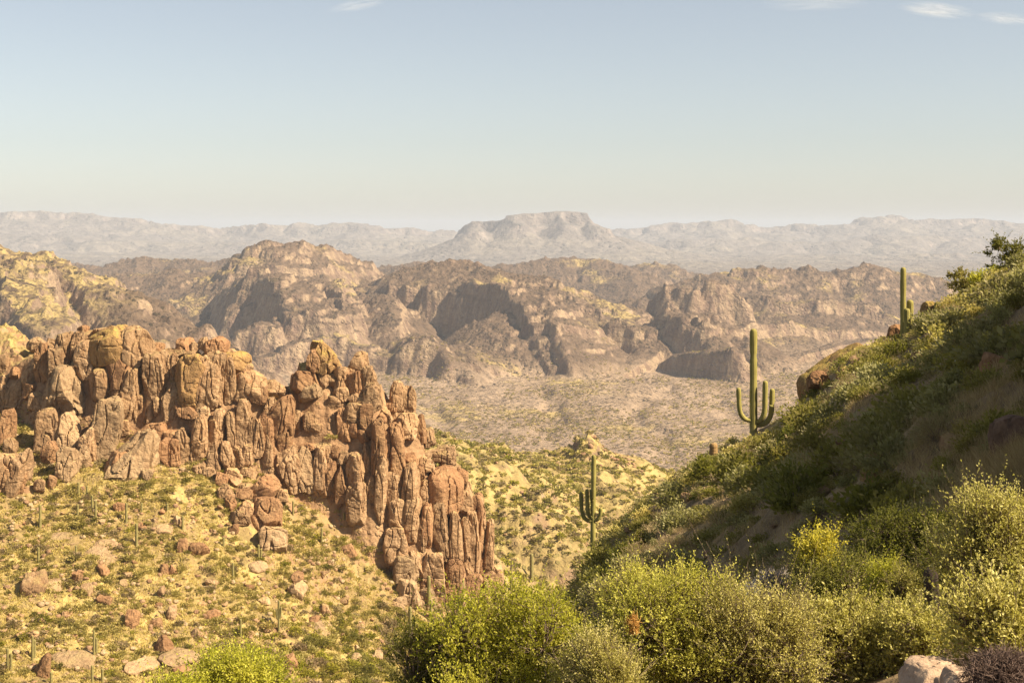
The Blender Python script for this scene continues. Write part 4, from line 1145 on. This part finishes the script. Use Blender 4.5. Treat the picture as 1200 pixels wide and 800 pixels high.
TALL = [(480.6, 760, 50, 'dark single saguaro rising above the ravine bushes'), (542, 718, 40, 'straight saguaro at the foot of the finger buttress, near the stub one'), (569.5, 716, 36, 'thick saguaro right of the straight one at the buttress foot'), (536, 720, 11, 'stub saguaro beside the straight one at the buttress foot'),
        (502.5, 716, 42, 'thin pale saguaro below the freestanding pillar'), (505, 728, 26, 'thinnest saguaro just downhill of the thin pale one'), (623, 680, 32, 'dark lone saguaro above the big green bush in the gap'), (599, 692, 18, 'small far saguaro at the buttress corner, above the big bush'),
        (326.7, 740, 37, 'thin forked saguaro with two raised arms on the pale rock streak'), (110, 772, 34, 'tallest saguaro of a close pair on the lower slope'), (38, 774, 30, 'saguaro of a twin pair at the bottom corner of the slope')]
for px, py, hp, lab in TALL:
    d = B.hit(px, py) if px < 590 else C.hit(px, py)
    if not d: continue
    m = d / F
    arms = [(hp * m * .45, -2.4 * m, 0, hp * m * .8, .16), (hp * m * .5, 2.4 * m, 0, hp * m * .85, .16)] if 'forked' in lab else ()
    saguaro(px, py, d, hp * m, (2.1 if px > 440 and hp > 30 else 1.35) * m, lab, arms, mat=M_SAG2)
SMALL = [(92, 580, 16), (102, 580, 12), (108, 597, 18), (112, 607, 22), (91, 606, 16), (47, 618, 28), (148, 612, 24), (166, 600, 12), (214, 620, 17), (160, 640, 28), (45, 660, 20), (89, 650, 12), (303, 655, 18), (273, 680, 22), (282, 746, 22), (40.5, 770, 22), (113, 766, 20), (9, 784, 26), (13, 784, 20),
         (108, 800, 22), (120, 800, 18), (60, 800, 14), (343.5, 603, 17), (403, 608, 8), (320.6, 638, 20), (377, 636, 19), (335, 762, 8), (306, 654, 12), (355, 472, 22), (196, 598, 9), (262, 640, 12)]
V, Fq = stem([(0, 0, 0), (0, 0, 3), (0, 0, 6)], .3, 12, 0, .9)
SM = mesh('stem', V, Fq, [M_SAG2])
for px, py, hp in SMALL:
    d = B.hit(px, py)
    if not d: continue
    X0, Y0, Z0 = P(px, py, d)
    o = link('saguaro', SM, None, (X0, Y0, Z0 - .1)); k_ = hp * d / F / 6
    o.scale = (max(.75, min(1.1, k_ * 1.3)),) * 2 + (k_,)
    tag(o, 'thin single-stem saguaro standing alone among stones of the sunlit slope', 'saguaro cactus', 'small saguaros on the sunlit slope')

# ------------------------------------------------------------------ rocks of the near hill
M_ROCK.append(rock_mat('grey_rock_mat', (.05, .048, .042), (.095, .09, .078), (.13, .125, .11), None, 2.0))
M_ROCK.append(rock_mat('brown_boulder_mat', (.13, .075, .05), (.29, .17, .105), (.38, .24, .15), None, 2.0))
NR = [(985, 444, 'big slanted golden rock jutting from the ridge between the saguaros', (84, 30), 3, .2, 113), (962, 447, 'dark rock below the slanted ridge rock', (28, 20), 1, 0, None), (995, 440, 'small brown rock under the slanted ridge rock', (24, 20), 1, 0, None), (1091, 366, 'tan boulder behind the ridge-top saguaros', (26, 22), 3, 0, 106.5),
      (1049, 394, 'dark tilted rock at the foot of the ridge-top saguaros', (20, 24), 1, .3, 110), (1136, 404, 'pale flat rock half buried under the dark ridge shrub', (34, 18), 0, 0, None), (1167, 434, 'reddish boulder in dry shrubs of the upper shaded hillside', (44, 34), 1, 0, None),
      (1222, 548, 'big dark brown boulder above the sunny pale bush', (92, 96), 5, -.1, 30), (884, 700, 'smooth dark grey rock in shade behind the yellow-green bushes', (52, 28), 4, 0, 24), (905, 703, 'flat greenish-grey rock next to the smooth dark one', (40, 16), 4, 0, 23.4)]
pts, sz = [], []
for _ in range(3600):
    x, y = rs.uniform(-3, 42), rs.uniform(8, 100)
    if x / y > .62: continue
    pts.append((x, y, float(hA(x, y)) - .02)); sz.append(min(.42, .05 / rs.uniform(.1, 1) ** .8))
scatter_rocks('rubble', pts, sz, M_RUB, 33)
for _ in range(70):
    px, py = rs.uniform(700, 1200), rs.uniform(340, 640)
    d = hitA(px, py, 20)
    if not d: continue
    s_ = rs.choice((.35, .45, .6, .8, 1.1)) * (.55 + d / 160)
    o = bpy.data.objects.new('boulder', rs.choice(BOULDER)); COL.objects.link(o)
    X0, Y0, Z0 = P(px, py, d)
    o.location = (X0, Y0, Z0 + .12 * s_); o.scale = (s_, s_ * 1.1, s_ * .8); o.rotation_euler = (rs.uniform(-.3, .3), rs.uniform(-.3, .3), rs.uniform(0, 6.3))
    tag(o, 'small brown rock among the shrubs of the near hillside', 'boulder', 'small rocks of the near hillside')
for px, py, lab, (w, h), mi_, ln, d in NR:
    if d is None: d = hitA(px, py, 15) or 104
    _seed += 1
    W_, H_ = w / F * d, h / F * d
    V, Fq = rock_shape(_seed, (W_ * 1.1, W_ * 1.1, H_ * 1.2), n=24, p=4.5, cuts=16, rough=.09, cracks=.6, lean=ln, depth=(.55, .9))
    X0, Y0, Z0 = P(px, py, d)
    o = link('boulder', mesh('boulder', V, Fq, [M_ROCK[mi_]]), None, (X0, Y0 + W_ * .2, Z0))
    if 'slanted golden' in lab: o.rotation_euler = (.1, -.66, .15)
    tag(o, lab, 'boulder', 'rocks of the near hillside')
# ------------------------------------------------------------------ bushes close to the camera
FGSPEC = {q: tuple(tuple(min(.75, x * 1.35) for x in c) for c in SPEC[q]) for q in ('pale', 'bright', 'grey', 'yellow')}
FGSPEC['pale'] = ((.30, .265, .065), (.52, .455, .125), (.70, .62, .26))
FGSPEC['mid'] = ((.26, .255, .04), (.51, .475, .08), (.74, .67, .17))
FGSPEC['bright'] = ((.235, .242, .024), (.485, .462, .048), (.69, .63, .115))
FGLEAF = {**LEAF, **{q: leaf_mat('sunny_' + q + '_leaf_mat', list(c), .45, .55, .08) for q, c in FGSPEC.items()}}


def big_bush(name, label, px, py, hw, hh, d, spec, n=26000, leaf=.03, width=.5, lobes=8, seed=1, base_drop=1.0, twig=.2, wood=None, upness=.55, depth=1.0, cat='bush', sparse=0.0, bare=0.0):
    """crown centred on (px, py) with half sizes hw, hh in photo pixels; foliage and branches are its parts"""
    r = np.random.default_rng(seed)
    m_ = d / F
    C0 = np.array(P(px, py, d)); R = np.array([hw * m_, hw * m_ * depth, hh * m_])
    gz = float(hA(C0[0], C0[1]))
    top = C0[2] + R[2]
    if gz < C0[2] - R[2] and d < 30:                       # carry the crown down to the ground
        g_ = min((top - gz) / 2, R[2] * 2.2) / R[2]
        n = int(n * (1 + .6 * (g_ - 1))); R[2] *= g_; C0[2] = top - R[2]
    root_z = min(C0[2] - R[2] * .75, gz)
    root = empty(name, (C0[0], C0[1], root_z), label, cat, 'bushes close to the trail')
    o3 = np.array([0, 0, C0[2] - root_z])
    lobes = int(lobes * 1.5)
    lc = unit(r.normal(size=(lobes, 3))) * r.uniform(.3, .85, (lobes, 1)) * R
    lc[:, 2] = r.uniform(-.55, .5, lobes) * R[2]
    lr = r.uniform(.26, .62, (lobes, 1)) * R
    lobe_t = r.uniform(-.22, .22, lobes)
    per_twig = 11
    n = int(n * 1.75)
    nt = int(n / per_twig); nc = max(10, nt // 9)
    li = r.integers(lobes, size=nc)
    dd = unit(r.normal(size=(nc, 3)) + np.array([0, -.15, .45]))
    rad = r.uniform(.55, 1.0, (nc, 1)) ** .6
    cl = lc[li] + dd * lr[li] * rad
    ti = r.integers(nc, size=nt)
    td = unit(unit(cl[ti] - lc[li[ti]]) * .6 + r.normal(size=(nt, 3)) * .6 + np.array([0, 0, upness]))
    tl = r.uniform(.5, 1.25, nt) * twig
    long_ = r.random(nt) < .07
    tl[long_] *= 2.0
    t0 = cl[ti] + r.normal(size=(nt, 3)) * twig * .25
    # leaves
    t = np.tile(np.linspace(.15, 1, per_twig), nt); k = np.repeat(np.arange(nt), per_twig)
    if sparse: sel = r.random(len(k)) > sparse; t, k = t[sel], k[sel]
    pos = t0[k] + td[k] * (tl[k] * t)[:, None] + r.normal(size=(len(k), 3)) * .006
    ld = td[k] * .7 + unit(r.normal(size=(len(k), 3))) * .95 + np.array([0, 0, .3])
    L = leaf * 1.05 * r.uniform(.65, 1.3, len(k)) * (1.1 - .35 * t)
    V, Fq = leaf_quads(pos + o3, ld, L, L * width * .5, r, .3, .8)
    ct = np.clip((r.uniform(.2, .8, nc) + lobe_t[li])[ti[k]] + r.normal(size=len(k)) * .2, 0, 1)
    p = Pack(); p.add(V, Fq, np.repeat(ct, 4))
    link('foliage', p.mesh('foliage', [FGLEAF[spec]], smooth=False), root)
    # branches
    q = Pack()
    stems = [np.array([0, 0, -.1]) + r.normal(size=3) * np.array([.12, .12, 0]) for _ in range(lobes)]
    for i in range(lobes):
        a, b = stems[i], lc[i] + o3
        mid = a * .5 + b * .5 + r.normal(size=3) * .1 * R
        tt = np.linspace(0, 1, 7)[:, None]
        pth = (1 - tt) ** 2 * a + 2 * tt * (1 - tt) * mid + tt ** 2 * b
        q.add(*tube(pth, np.linspace(.035, .014, 7), 6))
    for i in range(nc):
        a, b = lc[li[i]] + o3, cl[i] + o3
        mid = (a + b) / 2 + r.normal(size=3) * .05
        q.add(*tube([a, mid, b], [.011, .007, .004], 4))
    for i in np.nonzero(r.random(nt) < .5)[0]:
        a = t0[i] + o3
        q.add(*tube([cl[ti[i]] + o3, a + td[i] * tl[i] * .4, a + td[i] * tl[i] * (1.0 + bare * r.random())], [.0026, .0022, .0014], 3))
    link('branches', q.mesh('branches', [wood or WOOD]), root)
    return root


FG = [
    ('big bright green bush in the middle, widest of the near bushes', 606, 764, 106, 84, 14.0, 'bright', 36000, dict(leaf=.034, lobes=11, seed=11)),
    ('dark-leaved green bush at the lower flank of the widest one', 512, 782, 50, 52, 14.6, 'green', 13000, dict(leaf=.034, lobes=6, seed=12)),
    ('tall yellow-green bush with an orange dead spray, beside the widest one', 790, 752, 100, 86, 12.8, 'mid', 34000, dict(leaf=.028, lobes=11, seed=13, width=.5)),
    ('pale fine-leaved bush between the two largest near bushes', 700, 786, 56, 50, 11.8, 'pale', 17000, dict(leaf=.024, lobes=6, seed=14)),
    ('loose olive bush with bare spiky tops, right of the orange spray', 890, 772, 62, 70, 12.4, 'pale', 22000, dict(leaf=.026, lobes=8, seed=15, twig=.26, bare=.5)),
    ('pale silvery-green bush above the pink trailside rocks', 1024, 766, 92, 80, 12.6, 'pale', 30000, dict(leaf=.03, lobes=9, seed=16, width=.6)),
    ('dark olive bush in shade behind the pale silvery-green bush', 985, 682, 66, 44, 22, 'green', 20000, dict(leaf=.045, lobes=8, seed=17, twig=.3)),
    ('wide dark green bush in shade below the dry grassy trail', 1058, 640, 72, 36, 25, 'green', 20000, dict(leaf=.05, lobes=8, seed=18, twig=.3)),
    ('small bush poking out of the dark olive one, sunlight painted as yellow leaves', 956, 645, 23, 23, 22.5, 'yellow', 3200, dict(leaf=.05, lobes=4, seed=19, twig=.25)),
    ('low yellowish shrub at the edge of the dark olive bush', 1040, 672, 26, 20, 20.5, 'bright', 3600, dict(leaf=.042, lobes=4, seed=20)),
    ('deep green bush in shade beside the charred stump', 1122, 690, 38, 46, 13.6, 'green', 14000, dict(leaf=.03, lobes=6, seed=21)),
    ('sunny pale yellow bush under the big dark brown boulder', 1185, 636, 66, 54, 10.8, 'pale', 26000, dict(leaf=.027, lobes=9, seed=22, width=.55)),
    ('pale bush with upright oval leaves above the brown dry shrub', 1192, 742, 60, 44, 8.8, 'pale', 13000, dict(leaf=.030, lobes=7, seed=23, width=.62, upness=1.0)),
    ('rounded yellow-green bush alone at the bottom of the sunlit slope', 276, 792, 66, 36, 19, 'bright', 17000, dict(leaf=.045, lobes=8, seed=24, twig=.28)),
    ('small green bush tip left of the rounded yellow-green bush', 205, 806, 30, 12, 18, 'bright', 3000, dict(leaf=.04, lobes=4, seed=25)),
    ('small olive shrub between the pale silvery bush and the stump', 1062, 690, 30, 22, 15, 'olive', 5200, dict(leaf=.028, lobes=4, seed=26)),
    ('tall round shrub on the skyline at the top of the ridge', 1192, 305, 26, 26, 95, 'green', 3400, dict(leaf=.15, lobes=6, seed=27, twig=.5, width=.6)),
    ('dark leafy shrub on the ridge just above the barrel-like saguaro', 1130, 338, 20, 16, 102, 'olive', 2400, dict(leaf=.15, lobes=5, seed=28, twig=.45, width=.6)),
    ('dark dense shrub in the ridge shade below the skyline shrubs', 1108, 396, 22, 26, 92, 'green', 3200, dict(leaf=.14, lobes=6, seed=29, twig=.45, width=.6)),
    ('spreading shaded shrub with visible trunk on the upper hillside', 1122, 486, 44, 36, 56, 'olive', 8000, dict(leaf=.085, lobes=9, seed=30, twig=.35, sparse=.25)),
    ('second trunked shrub uphill from the dry grass patch', 1176, 484, 34, 34, 50, 'olive', 7000, dict(leaf=.08, lobes=8, seed=31, twig=.35, sparse=.2)),
    ('yellow-green leafy shrub on the ridge between skyline shrubs', 1155, 330, 24, 15, 100, 'bright', 2400, dict(leaf=.14, lobes=5, seed=32, twig=.4, width=.6)),
    ('bright green cushion bush on the shaded hillside', 1029, 538, 18, 13, 66, 'bright', 2600, dict(leaf=.09, lobes=5, seed=33, twig=.25)),
    ('pale yellow twiggy shrub in a light patch of the shaded hillside', 1090, 560, 26, 18, 38, 'pale', 3600, dict(leaf=.06, lobes=5, seed=34, twig=.3)),
]
for lab, px, py, hw, hh, d, sp, n, kw in FG:
    big_bush('bush', lab, px, py, hw, hh, d, sp, n, **kw)


def twig_bush(label, px, py, d, hw, hh, n, mat, seed, name='dry_shrub'):
    r = np.random.default_rng(seed); m_ = d / F
    X0, Y0, Z0 = P(px, py, d)
    root = empty(name, (X0, Y0, Z0), label, 'dry shrub', 'dead shrubs')
    q = Pack()
    for i in range(n):
        b = unit(r.normal(size=3) + np.array([0, 0, 1.1])) * np.array([hw, hw, hh]) * m_ * r.uniform(.7, 1.15)
        b[2] = abs(b[2])
        a = r.normal(size=3) * np.array([hw, hw, 0]) * m_ * .35
        mid = a * .6 + b * .4 + np.array([0, 0, .2 * hh * m_]) + r.normal(size=3) * .12 * hh * m_
        q.add(*tube([a, mid, a * .3 + b], np.array([.0035, .0028, .0012]) * d / 8, 3))
        for _ in range(3):
            c = mid + (b - mid) * r.uniform(.1, .8); e = c + unit(b - mid + r.normal(size=3) * hh * m_ * .5) * hh * m_ * r.uniform(.15, .4)
            q.add(*tube([c, (c + e) / 2 + r.normal(size=3) * .01, e], np.array([.0022, .0018, .001]) * d / 8, 3))
    link('branches', q.mesh('branches', [mat]), root)


M_BROWNTWIG = plain_mat('brown_twig_mat', (.13, .085, .065), (.24, .165, .13), 20, .9)
twig_bush('brown leafless thicket of fine twigs in the bottom corner', 1178, 806, 7.4, 56, 44, 620, M_BROWNTWIG, 71)
twig_bush('pale grey dead shrub with bare upright twigs behind the near bushes', 908, 694, 23, 26, 26, 260, DEADW, 72)
twig_bush('orange dead spray of twigs in the tall yellow-green bush', 742, 742, 12.0, 8, 24, 46, plain_mat('orange_twig_mat', (.45, .22, .05), (.58, .34, .10), 20), 73)
# charred stump
X0, Y0, Z0 = P(1092, 664, 12.4)
zg = float(hA(X0, Y0)); hs_ = Z0 - zg
V, Fq = tube([(.05, 0, -.1), (.05, 0, hs_ * .3), (.02, .02, hs_ * .6), (-.01, 0, hs_ * .93), (-.01, 0, hs_ * .99), (-.01, 0, hs_)], [.085, .068, .062, .058, .04, .002], 14, 5, .12)
Z0 = zg
o = link('tree_stump', mesh('tree_stump', V, Fq, [plain_mat('charred_mat', (.03, .02, .018), (.07, .05, .04), 14, .95, (1, 1, .3), .04)]), None, (X0, Y0, Z0))
tag(o, 'charred dark tree stump rising among the near green bushes', 'tree stump')
# pink trailside rocks
M_PINK = rock_mat('pink_rock_mat', (.30, .19, .12), (.48, .34, .23), (.56, .41, .28), None, 5.0, bump=.35)
for i, (px, py, w, h, d, lab) in enumerate([(1091, 797, 66, 40, 8.6, 'pale pink granite rock below the silvery-green bush'), (1136, 800, 56, 30, 7.9, 'smaller pale pink rock beside the brown thicket'), (1112, 806, 30, 22, 8.2, 'little pink stone wedged between the two pink rocks')]):
    W_, H_ = w / F * d, h / F * d
    V, Fq = rock_shape(1200 + i, (W_ * 1.1, W_ * 1.2, H_ * 1.2), n=26, p=3.2, cuts=9, rough=.06, cracks=.35)
    X0, Y0, Z0 = P(px, py, d)
    tag(link('boulder', mesh('boulder', V, Fq, [M_PINK]), None, (X0, Y0, Z0)), lab, 'boulder', 'trailside rocks')
